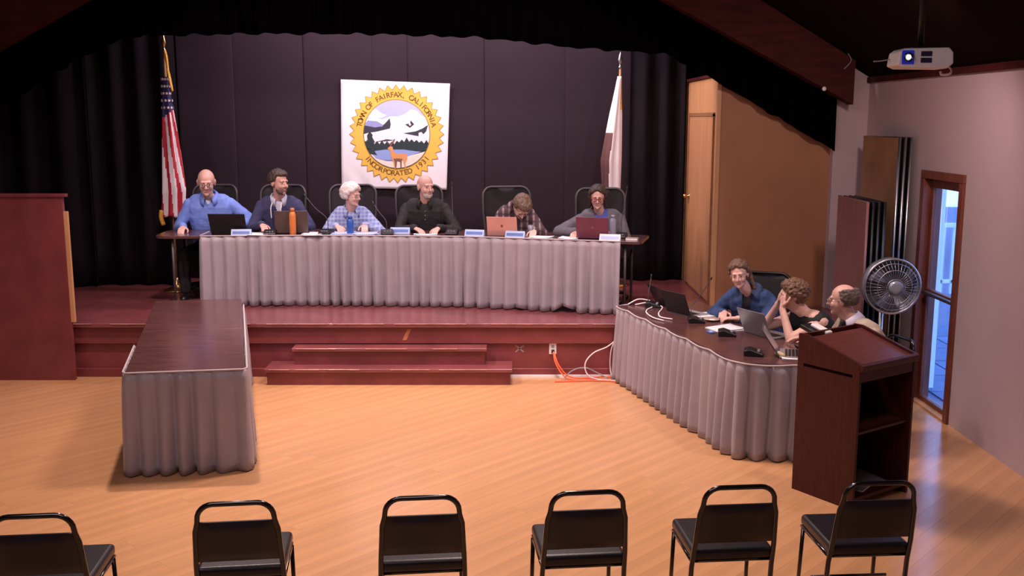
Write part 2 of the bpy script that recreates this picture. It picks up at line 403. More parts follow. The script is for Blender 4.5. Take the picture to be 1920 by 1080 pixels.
# left black drapes with deep folds
def drape(x0, x1, y, amp, fr, label, z1=4.2, y1=None):
    n = int((x1 - x0) * 90)
    def P(i, j):
        x = lerp(x0, x1, i / n); z = lerp(STAGE_Z + .005, z1, j / 9); yy = lerp(y, y if y1 is None else y1, i / n)
        return (x, yy + amp * math.sin(x * fr + .8 * math.sin(x * 2.9)) * (1 - .25 * j / 9), z)
    return tag(MB().grid(P, n + 1, 10).build('stage_drape', M_drape, origin=((x0 + x1) / 2, y, STAGE_Z), smooth=True, solid=.006), label, 'curtain')
drape(-6.3, -4.95, 11.95, .06, 17, 'black pleated drape at the far left wing of the stage')
drape(-4.98, -3.95, 12.1, .055, 19, 'black pleated drape just left of the striped flag')
drape(1.42, 2.1, 12.42, .05, 23, 'black pleated drape between white flag and plywood closet', y1=12.5)

# dark red panel left of the stage front
pn = thing('wing_panel', 'tall dark red wooden panel against the stage front at far left', 'panel', (-4.8, 9.70, 0))
MB().box(-5.25, -4.295, 9.68, 9.725, 0, 1.80).build('panel_board', M_stage, pn, pn.location, bevel=.004)
MB().box(-4.295, -4.26, 9.685, 9.72, .58, 1.66).build('edge_strip', M_tan, pn, pn.location)
MB().box(-5.25, -4.26, 9.67, 9.735, 1.80, 1.83).build('top_cap', M_stage, pn, pn.location, bevel=.004)

# glazed door in the right wall
d = bpy.data.objects.new('door_1', None); COL.objects.link(d); d.location = (WX1, DY0, 0); struct(d, 'dark red framed glazed exit door in the side wall')
O = d.location
fr = MB()
for y0, y1, z0, z1 in ((DY0 - .055, DY0 + .02, 0, DZ - .011), (DY1 - .02, DY1 + .055, 0, DZ - .011), (DY0 - .055, DY1 + .055, DZ - .01, DZ + .06)): fr.box(WX1 - .025, WX1 + .15, y0, y1, z0, z1)
fr.build('door_frame', M_doorwood, d, O, bevel=.004)
lf = MB()
X0, X1 = WX1 + .04, WX1 + .085
for y0, y1, z0, z1 in ((DY0 + .021, DY0 + .085, .0, DZ - .012), (DY1 - .085, DY1 - .021, 0, DZ - .012), (DY0 + .086, DY1 - .086, DZ - .09, DZ - .012), (DY0 + .086, DY1 - .086, .98, 1.04), (DY0 + .086, DY1 - .086, 0, .06)): lf.box(X0, X1, y0, y1, z0, z1)
leaf = lf.build('door_leaf', M_doorwood, d, O, bevel=.003)
M_glass = mat('door_glass', (.9, .95, 1), .02, var=0, trans=1, spec=.3)
for z0, z1 in ((.06, .98), (1.04, DZ - .09)): MB().box(WX1 + .06, WX1 + .064, DY0 + .085, DY1 - .085, z0, z1).build('pane', M_glass, leaf, O)
MB().box(X0 - .045, X0, DY0 + .03, DY1 - .09, 1.0, 1.025).build('push_bar', M_frame, leaf, O, bevel=.004)
MB().box(WX1 - .02, WX1 + .15, DY0, DY1, -.01, .018).build('sill', M_tan, d, O)

# outside the door
gr = struct(MB().box(WX1 + .14, 30, -6, 30, -.14, -.06).build('ground_outside', mat('pale_paving', (.10, .12, .2), .8, var=.12, scale=3)), 'grey paved terrace outside the door')
M_slab = mat('paving_slab', (.10, .13, .24), .8, objvar=.2)
for i in range(7):
    for j in range(7):
        MB().box(WX1 + .35 + i * .52, WX1 + .35 + i * .52 + .5, 8.2 + j * .62, 8.2 + j * .62 + .6, -.06, -.045).build('paving_slab', M_slab, gr, gr.location)
M_post = mat('white_post', (.85, .87, .9), .5, var=.02)
pt = thing('bright_strip_post', 'white post added for the bright strip outside the glazed door', 'post', (4.04, 9.65, -.06))  # post added in place of the bright gap at the door edge
MB().box(3.98, 4.10, 9.56, 9.74, -.06, 2.7).build('shaft', M_post, pt, pt.location, bevel=.005)
MB().box(3.97, 4.11, 9.55, 9.75, 2.62, 2.7).build('capital', M_post, pt, pt.location)
rl = thing('terrace_railing', 'white terrace railing seen through the upper door pane', 'railing', (7, 15, -.06))
MB().box(6.2, 8.2, 14.97, 15.03, .94, 1.0).build('top_rail', M_post, rl, rl.location)
MB().box(6.2, 8.2, 14.98, 15.02, .10, .15).build('bottom_rail', M_post, rl, rl.location)
for k in range(12): MB().box(6.22 + k * .175, 6.27 + k * .175, 14.98, 15.02, -.06, .95).build('baluster', M_post, rl, rl.location)
M_leaf = mat('hedge_leaf', (.03, .06, .04), .8, var=.5, scale=9)
M_bark = mat('bark', (.05, .04, .035), .9)
for k, (x, y, h) in enumerate(((7.6, 19, 3.2), (9.6, 20.5, 3.8))):
    t = thing('garden_tree', ('dark leafy tree beyond the terrace railing', 'farther dark tree beyond the terrace railing')[k], 'tree', (x, y, -.06), group='trees outside the door')
    MB().tube([(x, y, -.06), (x + .05, y, h * .6)], [.12, .07], 8).build('trunk', M_bark, t, t.location, smooth=True)
    mb = MB(); rr = random.Random(k)
    for q in range(40):
        a = rr.random() * 6.28; e = rr.uniform(-.8, 1); r = rr.uniform(.2, .9)
        mb.ell((x + math.cos(a) * r, y + math.sin(a) * r, h * .68 + e * .9), rr.uniform(.22, .4), 7, 5)
    mb.build('foliage', M_leaf, t, t.location, smooth=False)

# ================================================================== FURNITURE
def cum(path):
    L = [0]
    for a, b in zip(path, path[1:]): L.append(L[-1] + (Vector(b) - Vector(a)).length)
    return L
def along(path, L, s):
    for i in range(len(path) - 1):
        if s <= L[i + 1] or i == len(path) - 2:
            t = (s - L[i]) / max(1e-9, L[i + 1] - L[i]); a = Vector(path[i]); b = Vector(path[i + 1]); d = (b - a).normalized()
            return a + (b - a) * t, Vector((d.y, -d.x))
def skirt(parent, path, ztop, zbot, seed, amp=.035, wave=.16, lifts=(), sag=.0):
    """pleated cloth; path runs so that the outside is on its right-hand side"""
    rr = random.Random(seed); L = cum(path); tot = L[-1]; n = int(tot / .0125); NV = 12
    # irregular pleat phases
    ph = []; p = 0
    for i in range(n + 1):
        ph.append(p); p += 2 * PI * .0125 / (wave * (1 + .35 * noise.noise((i * .0125 * 3.1, seed * 7.3, 0))))
    def sagz(s): return -sag * abs(math.sin(s * PI / .42)) 
    def P(i, j):
        s = tot * i / n; t = j / (NV - 1); c, nr = along(path, L, s)
        a = amp * (.12 + .95 * t ** .55) * (.85 + .7 * noise.noise((s * 2.7, seed, 4.)))
        sh = ph[i] + .9 * t * noise.noise((s * 2.3, seed + 9., t * .8))
        pk = .5 + .5 * noise.noise((s * 1.3, seed, 8.)); wv = lerp(math.sin(sh), 2.2 * abs(math.sin(sh / 2)) ** .75 - 1.2, .55 + .45 * pk)
        off = .012 + .010 * t + a * (wv * .85 - .02) + .010 * t * noise.noise((s * 6, t * 3, seed))
        z = lerp(ztop + sagz(s), zbot, t)
        if j == NV - 1: z += .006 + .008 * (noise.noise((s * 3, seed, 2)) + .3)
        for ls, lw, lh in lifts:
            q = max(0, 1 - abs(s - ls) / lw); q = q * q * (3 - 2 * q)
            z += lh * q * t ** 5
        return Vector((c.x + nr.x * off, c.y + nr.y * off, z))
    o = MB().grid(P, n + 1, NV).build('skirt', M_skirt, parent, parent.location, smooth=True, solid=.003)
    m = int(tot / .03); pts = []
    for i in range(m + 1):
        s = tot * i / m; c, nr = along(path, L, s); pts.append((c.x + nr.x * .016, c.y + nr.y * .016, ztop + .002 + sagz(s)))
    MB().tube(pts, .007, 6).build('skirt_band', M_skirt_band, parent, parent.location, smooth=True)
    return o
def table_legs(parent, pts, z0, z1):
    for x, y in pts:
        MB().tube([(x, y, z0), (x, y, z1)], .014, 10).build('leg', M_frame, parent, parent.location, smooth=True)
def rounded_rect(cx, cy, ux, uy, L, W, r=.04):
    """rectangle from corner (cx,cy) along u (length L) and left normal (W) with rounded corners"""
    vx, vy = -uy, ux; out = []
    for (a, b, q0) in ((r, r, 180), (L - r, r, 270), (L - r, W - r, 0), (r, W - r, 90)):
        for k in range(5):
            q = R(q0 + k * 22.5); s = a + r * math.cos(q); t = b + r * math.sin(q); out.append((cx + ux * s + vx * t, cy + uy * s + vy * t))
    return out

# --- long row of three skirted tables on the stage
TZ = STAGE_Z + .76
FRONT = [(-3.80, 10.66), (-2.06, 10.76), (-.52, 10.66), (1.31, 10.16)]
lab = ['long stage table at the left end, bare rounded end sticking out of its skirt', 'middle table of the skirted row on the stage', 'stage table at the right end under the maroon laptop']
sk_path = [[(-3.30, 10.69), (-2.06, 10.76), (-2.0, 10.757)], [(-2.06, 10.76), (-.52, 10.66), (-.46, 10.644)], [(-.52, 10.66), (1.105, 10.216)]]
for k in range(3):
    a, b = Vector(FRONT[k]), Vector(FRONT[k + 1]); u = (b - a).normalized(); L = (b - a).length
    t = thing('skirted_table', lab[k], 'table', ((a.x + b.x) / 2, (a.y + b.y) / 2 + .3, STAGE_Z), group='row of skirted tables on the stage')
    rad = (.12, .02, .05)[k]
    MB().prism(rounded_rect(a.x, a.y, u.x, u.y, L - .004, .62, rad), TZ - .03, TZ).build('tabletop', M_table, t, t.location, bevel=.004)
    n = Vector((-u.y, u.x))
    table_legs(t, [tuple(a + u * q + n * w_) for q in (.18, L - .18) for w_ in (.08, .54)], STAGE_Z, TZ - .03)
    skirt(t, sk_path[k] if k else [(-3.315, 11.1)] + sk_path[0], TZ - .002, STAGE_Z, 3 + k, amp=.068, wave=.125, lifts=[(1.12, .16, .06), (.62, .10, .02)] if k == 2 else ())

# --- left table, pushed up to the stage
t = thing('skirted_table', 'long dark table jutting from the stage with grey pleated skirt, nothing on it', 'table', (-2.75, 8.5, 0))
NL = Vector((-2.745, 6.98)); NR = Vector((-1.925, 7.10)); FR = Vector((-2.70, 9.96)); FLc = Vector((-3.54, 9.74)); LZ = .765
ux_ = (NR - NL).normalized(); uy_ = (FR - NR).normalized(); ln = (FR - NR).length; wd = (NR - NL).length
for k in (0, 1):
    A = NL + uy_ * (ln / 2) * k; B = NR + uy_ * (ln / 2) * k; g = .002
    C_ = NR + uy_ * (ln / 2) * (k + 1) - uy_ * g; D_ = NL + uy_ * (ln / 2) * (k + 1) - uy_ * g
    MB().prism([tuple(A), tuple(B), tuple(C_), tuple(D_)], LZ - .03, LZ).build('tabletop', M_table, t, t.location, bevel=.004)
table_legs(t, [tuple(NL + ux_ * q + uy_ * w_) for q in (.08, wd - .08) for w_ in (.15, ln - .5)], 0, LZ - .03)
skirt(t, [tuple(NL + uy_ * .9), tuple(NL), tuple(NR), tuple(NR + uy_ * (ln - .35))], LZ - .002, .0, 11, amp=.056, wave=.135)

# --- right table on the hall floor, angled
t = thing('skirted_table', 'angled side table below the stage with three seated people and grey pleated skirt', 'table', (1.9, 8.6, 0))
A = Vector((1.03, 9.70)); B = Vector((1.69, 7.37)); u = (B - A).normalized(); L = (B - A).length; RZ = .745
n = Vector((-u.y, u.x)); E_ = Vector((2.38, 7.25)); E2 = B + n * .86; A2 = A + n * .86
rc = []
for k in range(7):
    q = k / 6; rc.append(tuple((B - u * .07).lerp(B, q).lerp(B.lerp(B + (E_ - B).normalized() * .07, q), q)))
poly = [tuple(A)] + rc + [tuple(E_), (E2.x + .02, E2.y), tuple(A2)]
MB().prism(poly, RZ - .03, RZ).build('tabletop', M_table, t, t.location, bevel=.004)
table_legs(t, [tuple(A + u * q + n * w_) for q in (.2, L - .2) for w_ in (.1, .74)], 0, RZ - .03)
skirt(t, [tuple(A + n * .12), tuple(A)] + rc + [tuple(E_)], RZ - .002, 0, 21, amp=.064, wave=.135, sag=.014)
RT_A, RT_U, RT_N = A, u, n
def rt(s, w_, z=0):
    """point on the right table: s along its long side from the stage end, w_ in from the skirt"""
    p = RT_A + RT_U * s + RT_N * w_; return (p.x, p.y, RZ + z)

# --- lectern
lc = thing('lectern', 'mahogany lectern with sloping top and open shelves', 'lectern', (2.232, 6.322, 0), math.atan2(.566, .825))
W_, D2, th = .60, .50, .022
def sidep(x0):
    mb = MB(); My = Matrix(((0, 0, 1, 0), (1, 0, 0, 0), (0, 1, 0, 0), (0, 0, 0, 1)))
    mb.prism([(0, 0), (D2, 0), (D2, .885), (0, .885)], x0, x0 + th, My)
    mb.prism([(0, .885), (.055, .885), (.055, .907), (0, .907)], x0, x0 + th, My); mb.prism([(D2 - .05, .885), (D2, .885), (D2, .907), (D2 - .05, .907)], x0, x0 + th, My)
    mb.prism([(0, .907), (D2, .907), (D2, 1.105), (.43, 1.105), (0, .985)], x0, x0 + th, My)
    return mb
sidep(0).build('side_panel', M_lectern, lc); sidep(W_ - th).build('side_panel', M_lectern, lc)
MB().box(th, W_ - th, D2 - .02, D2, 0, 1.10).build('front_panel', M_lectern, lc)
MB().box(th, W_ - th, .01, D2 - .02, .05, .075).build('shelf', M_lectern, lc); MB().box(th, W_ - th, .02, D2 - .02, .50, .52).build('shelf', M_lectern, lc, bevel=.003)
MB().box(th, W_ - th, .004, .02, .86, .935).build('apron', M_lectern, lc)
Mt = Matrix.Translation((0, 0, .955)) @ Matrix.Rotation(math.atan2(.12, .43), 4, 'X')
MB().box(th, W_ - th, -.012, .45, -.012, .012, Mt).build('top_board', mat('mahogany_top', (.10, .024, .019), .28, var=.2, scale=6, stretch=(1, 8, 1), coat=.3), lc, bevel=.003)
MB().box(0, W_, -.025, .012, -.014, .03, Mt).build('book_stop', M_lectern, lc, bevel=.005)
# wedge on the lectern
mw = thing('microphone_base', 'grey wedge microphone base lying on the lectern top', 'microphone', (2.10, 6.98, 1.075))
Mq = Matrix.Translation((0, 0, 0)) @ Matrix.Rotation(R(34.5), 4, 'Z') @ Matrix.Rotation(R(15.5), 4, 'X')
MB().box(-.06, .05, -.11, .05, 0, .03, Mq).build('foot', M_black, mw, bevel=.006)
MB().box(-.02, .045, -.15, .0, .03, .055, Mq).build('body', M_white, mw, bevel=.01)
# papers on the lectern's bottom shelf
for q, (x, y, a, lb) in enumerate(((.22, .2, .3, 'left of the two pale folders on the bottom shelf of the lectern'), (.42, .24, -.2, 'right of the two pale folders on the bottom shelf of the lectern'))):
    M = lc.matrix_basis @ Matrix.Translation((x, y, .075)) @ Matrix.Rotation(a, 4, 'Z')
    p = thing('paper_folder', lb, 'folder', M.translation, a + math.atan2(.566, .825), 'folders in the lectern')
    MB().box(-.09, .09, -.13, .13, 0, .002).build('back_cover', M_paper, p); MB().box(-.09, .088, -.13, .13, .003, .008).build('pages', M_paper, p); MB().box(-.09, .09, -.13, .13, .008, .010).build('front_cover', M_grey, p)

# --- banquet chairs in the foreground
def make_banquet(name, label):
    t = thing(name, label, 'chair', group='row of black banquet chairs')
    H_, hw, r = .820, .172, .075
    pts = [(-.218, .17, .02), (-.214, .15, .40), (-.212, .12, .46)]
    def bk(x, z): return (x, .12 - (z - .46) * .20, z)
    loop = [(-.205, .19, .0), (-.20, .145, .38), bk(-.196, .50), bk(-.186, .68), bk(-hw - .002, H_ - r - .02)]
    for k in range(7):
        q = R(180 - 15 * k); loop.append(bk(-hw + r + r * math.cos(q), H_ - r + r * math.sin(q)))
    loop += [(-p[0], p[1], p[2]) for p in loop[::-1]]
    MB().tube(loop, .0125, 10).build('back_frame', M_blackm, t, smooth=True)
    def P(sgn):
        def f(i, j):
            z = lerp(.52, H_ - .092, j / 8); x = lerp(-1, 1, i / 12); wz = lerp(.186, .170, (z - .52) / .24)
            e = (1 - abs(x) ** 6) * (1 - abs(2 * j / 8 - 1) ** 8)
            b = bk(x * wz, z); return (b[0], b[1] + sgn * (.006 + .016 * e), b[2])
        return f
    mb = MB().grid(P(1), 13, 9).grid(P(-1), 13, 9)
    def rim(i, j):
        k = 13; seq = [(a, 0) for a in range(13)] + [(12, b) for b in range(1, 9)] + [(a, 8) for a in range(11, -1, -1)] + [(0, b) for b in range(7, 0, -1)]
        return P(1 if j else -1)(*seq[i % len(seq)])
    mb.grid(rim, 40, 2, closed=True)
    mb.build('backrest', M_vinyl, t, smooth=True)
    mb = MB(); mb.box(-.205, .205, .13, .54, .415, .475); mb.build('seat', M_vinyl, t, bevel=.022, seg=4)
    MB().tube([(-.2, .15, .41), (-.2, .52, .41), (.2, .52, .41), (.2, .15, .41)], .011, 8, closed=True).build('seat_frame', M_blackm, t, smooth=True)
    for s in (-1, 1): MB().tube([(s * .2, .50, .41), (s * .205, .535, .0)], .011, 8).build('leg', M_blackm, t, smooth=True)
    MB().tube([(-.2, .36, .2), (.2, .36, .2)], .008, 6).build('stretcher', M_blackm, t, smooth=True)
    return t
ch = None
spots = [(-2.11, 4.18, 6, 'black banquet chair at the far left edge of the front row, mostly cut off'), (-1.255, 4.33, 7, 'black banquet chair in front of the left skirted table'), (-.41, 4.40, 6, 'second black banquet chair from the left full in view, below the steps'),
         (.36, 4.465, 6, 'third black banquet chair, in the middle of open floor'), (1.09, 4.535, 5, 'black banquet chair just left of the lectern'), (1.775, 4.59, 4, 'black banquet chair in front of the lectern at far right')]
for x, y, a, lb in spots:
    if ch is None: ch = make_banquet('banquet_chair', lb); ch.location = (x, y, 0); ch.rotation_euler = (0, 0, R(a))
    else: dup(ch, (x, y, 0), R(a), lb)

# --- mesh-back office chairs
def make_office(name, label, meshm, framem, top=1.22, w=.27):
    t = thing(name, label, 'chair'); 
    def bk(x, z): return (x, .20 + (z - .5) * .14 + .06 * (x / w) ** 2 * -1, z)
    zt = top; r = .10; loop = [bk(-w * .78, .56), bk(-w * .92, .72), bk(-w, .95)]
    for k in range(6):
        q = R(180 - 18 * k); loop.append(bk(-w + r + r * math.cos(q), zt - r + r * math.sin(q)))
    loop += [(-p[0], p[1], p[2]) for p in loop[::-1]]
    MB().tube(loop, .014, 8, closed=True).build('back_frame', framem, t, smooth=True)
    def P(i, j):
        z = lerp(.56, zt - .012, j / 10); x = lerp(-1, 1, i / 10)
        ww = lerp(w * .78, w * .98, min(1, (z - .56) / .35)); 
        if z > zt - r: ww = w - r + math.sqrt(max(0, r * r - (z - zt + r) ** 2)) - .005
        b = bk(x * ww, z); return (b[0], b[1] + .01, b[2])
    MB().grid(P, 11, 11).build('back_mesh', meshm, t, smooth=True, solid=.008)
    MB().box(-.25, .25, -.26, .2, .43, .49).build('seat', meshm, t, bevel=.025, seg=4)
    for s in (-1, 1): 
        MB().tube(smoothpath([(s * .24, .1, .46), (s * .29, .05, .5), (s * .30, .02, .66)]), .013, 8).build('arm_post', framem, t, smooth=True)
        MB().box(s * .30 - .035, s * .30 + .035, -.12, .14, .66, .69).build('armrest', M_black, t, bevel=.012, seg=3)
    MB().tube([(0, .2, .46), (0, .26, .6)], .025, 8).build('back_stem', M_black, t, smooth=True)
    MB().cyl((0, 0, .09), (0, 0, .43), .028, .028).build('column', M_steel, t, smooth=True)
    for k in range(5):
        q = R(90 + 72 * k); c, s = math.cos(q), math.sin(q)
        MB().tube([(0, 0, .11), (c * .29, s * .29, .075)], [.028, .017], 8).build('base_leg', M_black, t, smooth=True)
        MB().cyl((c * .30 - s * .02, s * .30 + c * .02, .03), (c * .30 + s * .02, s * .30 - c * .02, .03), .03).build('caster', M_black, t, smooth=True)
    return t
oc = make_office('office_chair', 'mesh office chair behind the bald man in blue shirt', M_meshback, M_frame); oc.location = (-3.50, 11.62, STAGE_Z); oc.rotation_euler = (0, 0, R(-8)); oc['group'] = 'mesh office chairs on the stage'
for x, y, a, lb in ((-2.70, 11.60, -8, 'mesh office chair behind the man in the navy hoodie'), (-1.85, 11.62, 2, 'mesh office chair behind the white-haired woman'), (-1.02, 11.52, 14, 'mesh office chair behind the man in the black polo shirt'),
                    (-.03, 11.30, 8, 'mesh office chair behind the man bending over the pink laptop'), (.98, 11.02, 0, 'mesh office chair behind the woman with red glasses')):
    dup(oc, (x, y, STAGE_Z), R(a), lb, 'mesh office chairs on the stage')

# --- folding tables stored on end against the side wall
def stored_table(x, y0, y1, h, face, edge, label, group, lean=0):
    t = thing('folding_table', label, 'table', (x, (y0 + y1) / 2, 0), group=group); tk = .034
    MB().box(x, x + tk - .008, y0 + .012, y1 - .012, .012, h - .012).build('table_board', face, t, t.location)
    mb = MB(); xm = x + tk / 2 - .004
    mb.tube([(xm, y0 + .01, .012), (xm, y0 + .01, h - .012), (xm, y1 - .01, h - .012), (xm, y1 - .01, .012)], .0135, 8, closed=True)
    mb.build('edge_rim', edge, t, t.location, smooth=True)
    return t
for k in range(3):
    stored_table(3.485 + k * .052, 9.22, 10.16, 2.38, (M_brown, M_black, M_black)[k] if k else mat('worn_plywood', (.26, .135, .065), .55, var=.25, scale=2.5), M_steel,
                 ('tall plywood-faced table stored on end, foremost by the white wall', 'tall table stored on end, middle of the three steel edges', 'tall table stored on end right against the white wall')[k], 'tall tables stored on end')
M_rbrown = mat('red_brown_laminate', (.20, .085, .08), .4, var=.15, scale=5, stretch=(6, 6, .5))
for k in range(4):
    stored_table(3.09 + k * .05, 8.82, 9.62, 1.83, M_rbrown if k == 0 else M_black, M_rbrown if k == 0 else M_black,
                 ('red-brown folding table stored on end behind the man in beige', 'black folding table stored on end, next to the red-brown one', 'black folding table stored on end, third from the red-brown face', 'black folding table stored on end, nearest the tall steel-edged tables')[k], 'short tables stored on end')

# --- pedestal fan
fx, fy, fz = 3.205, 8.42, 1.145
fa = thing('pedestal_fan', 'large round grey pedestal fan by the glazed door', 'fan', (fx, fy, 0))
Mf = Matrix.Translation((fx, fy, fz)) @ Matrix.Rotation(R(-1), 4, 'Z') @ Matrix.Rotation(R(90), 4, 'X')   # local z -> world -Y
M_fan = mat('fan_grey', (.2, .22, .27), .4, .3); M_blade = mat('fan_blade', (.11, .13, .2), .35)
mb = MB(); RF = .232
def ring(r, z, n=48): return [Mf @ Vector((r * math.cos(2 * PI * k / n), r * math.sin(2 * PI * k / n), z)) for k in range(n)]
for r, z, tr in ((RF, 0, .010), (RF, -.05, .006), (RF * .97, -.1, .006), (RF * .62, .055, .003), (RF * .3, .07, .003), (RF * .85, .035, .003)): mb.tube(ring(r, z), tr, 6, closed=True)
for k in range(40):
    q = 2 * PI * k / 40; c, s = math.cos(q), math.sin(q)
    mb.tube([Mf @ Vector((c * r, s * r, z)) for r, z in ((.05, .074), (RF * .62, .055), (RF, 0), (RF * .97, -.1), (.10, -.13))], .0017, 4)
mb.build('cage', M_steel, fa, fa.location, smooth=True)
mb = MB().lathe([(RF + .004, -.1), (RF + .006, 0), (RF - .004, 0), (RF - .006, -.1)], 40, Mf); mb.build('shroud', M_fan, fa, fa.location, smooth=True)
MB().lathe([(.045, .066), (.06, .07), (.06, .085), (.03, .09)], 24, Mf).build('badge', mat('fan_badge', (.35, .4, .5), .3, .5), fa, fa.location, smooth=True)
MB().lathe([(.07, -.22), (.085, -.2), (.085, -.12), (.05, -.1)], 24, Mf).build('motor', M_fan, fa, fa.location, smooth=True)
for k in range(3):
    q0 = R(120 * k + 20)
    def P(i, j, q0=q0):
        r = lerp(.05, RF * .88, i / 8); q = q0 + lerp(-.38, .38, j / 6) * (.75 + .5 * i / 8); return Mf @ Vector((r * math.cos(q), r * math.sin(q), -.04 + lerp(-.028, .028, j / 6)))
    MB().grid(P, 9, 7).build('blade', M_blade, fa, fa.location, smooth=True, solid=.004)
MB().tube([Mf @ Vector((0, 0, -.12)), Mf @ Vector((0, 0, .066))], .02, 12).build('hub', M_fan, fa, fa.location, smooth=True)
MB().cyl((fx - .03, fy + .14, .05), (fx - .03, fy + .14, fz - .05), .02, .018).build('pole', M_steel, fa, fa.location, smooth=True)
MB().lathe([(.19, 0), (.19, .02), (.08, .045), (.03, .07)], 28, Matrix.Translation((fx - .03, fy + .14, 0))).build('base', M_black, fa, fa.location, smooth=True)

# --- projector hanging from the ceiling
px_, py_, pz_ = 2.435, 6.2, 2.87
pj = thing('projector', 'white ceiling projector with glowing blue lens', 'projector', (px_, py_, pz_), R(-4))
MB().prism([(-.20, -.02), (-.185, .075), (-.15, .10), (.17, .105), (.20, .07), (.205, -.01), (.16, -.045), (-.15, -.04)], -.14, .14, Matrix.Rotation(R(90), 4, 'X')).build('body', M_white, pj, bevel=.012, seg=3)
lens = MB().box(-.172, -.085, -.152, -.138, -.015, .085).build('lens_surround', mat('lens_blue', (.02, .03, .25), .2, emit=(.02, .03, .5, .25)), pj, bevel=.02)
MB().lathe([(.034, 0), (.034, .02), (.026, .02), (.024, .012)], 24, Matrix.Translation((-.128, -.15, .035)) @ Matrix.Rotation(R(90), 4, 'X')).build('lens_ring', M_blackm, pj, smooth=True)
MB().ell((-.128, -.156, .035), (.023, .01, .023)).build('lens', mat('lens_glow', (.5, .6, 1), .1, emit=(.8, .88, 1, 5)), pj, smooth=True)
for z0 in (-.005, .042): MB().box(-.035, .045, -.146, -.138, z0, z0 + .036).build('vent', mat('vent_dark', (.01, .01, .04), .5), pj, bevel=.006)
MB().cyl((0, 0, .10), (0, 0, (roof(px_) - pz_) / .8), .022).build('mount_pole', M_black, pj, smooth=True)
MB().box(-.07, .07, -.07, .07, .098, .115).build('mount_plate', M_black, pj)
MB().tube(smoothpath([(-.2, .05, .03), (-.26, .06, .02), (-.32, .05, .015)]), .005, 6).build('antenna', M_grey, pj, smooth=True)
MB().tube(smoothpath([(.2, 0, -.01), (.23, -.02, -.05), (.22, -.02, -.08), (.17, 0, -.085), (.16, 0, -.06)]), .009, 8).build('cable_loop', M_white, pj, smooth=True)
pj.scale = (.8, .8, .8)
tag(MB().tube(smoothpath([(3.30, 10.2, roof(3.30)), (3.335, 10.2, 3.11), (3.31, 10.2, 3.06), (3.27, 10.2, 3.02)]), .004, 6).build('dangling_wire', M_grey, origin=(3.3, 10.2, 3.1), smooth=True), 'thin grey wire dangling beside the header beam left of the projector', 'wire')

# ================================================================== BANNER, FLAGS
BY = BACK_Y - .165
bn = thing('seal_banner', 'white square banner with a round gold town seal on the black backdrop', 'banner', (-1.43, BY, 2.33))
BC = [(-2.085, 3.005), (-.755, 2.955), (-.81, 1.665), (-2.11, 1.69)]      # TL TR BR BL (x, z)
def bq(u, v):
    (ax, az), (bx, bz), (cx, cz), (dx, dz) = BC
    x = lerp(lerp(ax, bx, u), lerp(dx, cx, u), v); z = lerp(lerp(az, bz, u), lerp(dz, cz, u), v); return x, z
def bwave(x, z): return .03 * max(0, 1.98 - z) * math.sin(x * 26 + z * 14) * max(0, min(1, (-1.62 - x) * 4))
def P(i, j):
    x, z = bq(i / 40, j / 40); return (x, BY + bwave(x, z), z)
M_bwhite = mat('banner_cloth', (.82, .79, .82), .8, var=.02)
MB().grid(P, 41, 41).build('cloth', M_bwhite, bn, bn.location, smooth=True, solid=.003)
SX, SZ, SRX, SRZ = -1.415, 2.345, .585, .60       # seal centre and radii
def flat(name, poly, m, layer, parent=bn):
    """flat printed piece; poly in seal units (-1..1), laid just in front of the cloth"""
    pts = [(SX + x * SRX, SZ + y * SRZ) for x, y in poly]
    me = MB(); y0 = BY - .004 - .0012 * layer
    me.add([(x, y0, z) for x, z in pts], [tuple(range(len(pts)))])
    o = me.build(name, m, parent, bn.location)
    bm = bmesh.new(); bm.from_mesh(o.data); bmesh.ops.triangulate(bm, faces=bm.faces); bm.to_mesh(o.data); bm.free()
    q = o.modifiers.new('solid', 'SOLIDIFY'); q.thickness = .001
    return o
def circ(r, n=72): return [(r * math.cos(2 * PI * k / n), r * math.sin(2 * PI * k / n)) for k in range(n)]
def star_ring(r0, r1, n): 
    out = []
    for k in range(2 * n): q = PI * k / n + PI / 2; r = r1 if k % 2 == 0 else r0; out.append((r * math.cos(q), r * math.sin(q)))
    return out
pm = lambda nm, c: mat('print_' + nm, lin(c), .75, var=.02)
flat('seal_outline', star_ring(.90, 1.0, 36), pm('brown', (176, 120, 50)), 0)
flat('seal_disc', star_ring(.885, .98, 36), pm('gold', (232, 186, 78)), 1)
flat('seal_inner_ring', circ(.705), pm('darkgold', (150, 120, 60)), 2)
flat('seal_sky', circ(.69), pm('sky', (176, 184, 232)), 3)
def clipc(poly, r=.688, sub=6):
    out = []
    for i, a in enumerate(poly):
        b = poly[(i + 1) % len(poly)]
        for k in range(sub):
            x = lerp(a[0], b[0], k / sub); y = lerp(a[1], b[1], k / sub); d = math.hypot(x, y)
            if d > r: x *= r / d; y *= r / d
            out.append((x, y))
    return out
WH = pm('snow', (240, 232, 236)); DK = pm('slate', (52, 56, 70)); TR = pm('pine', (36, 52, 56)); LK = pm('lake', (140, 160, 214)); SD = pm('sand', (228, 218, 204)); DE = pm('deer', (214, 150, 96)); DB = pm('deerdark', (120, 84, 70)); LV = pm('ridge', (142, 150, 200))
flat('cloud', clipc([(-.62, .38), (-.45, .52), (-.3, .42), (-.2, .38), (-.3, .33), (-.6, .33)]), WH, 4)
flat('mountain', clipc([(-.7, .2), (-.68, .3), (-.45, .34), (-.3, .3), (-.12, .36), (.05, .36), (.2, .42), (.3, .5), (.42, .48), (.52, .38), (.8, .3), (.8, -.2), (-.8, -.2), (-.8, .1)]), WH, 5)
flat('far_ridge', clipc([(-.75, .12), (-.6, .28), (-.4, .26), (-.3, .2), (-.2, .2), (-.5, .1), (-.75, .05)]), LV, 6)
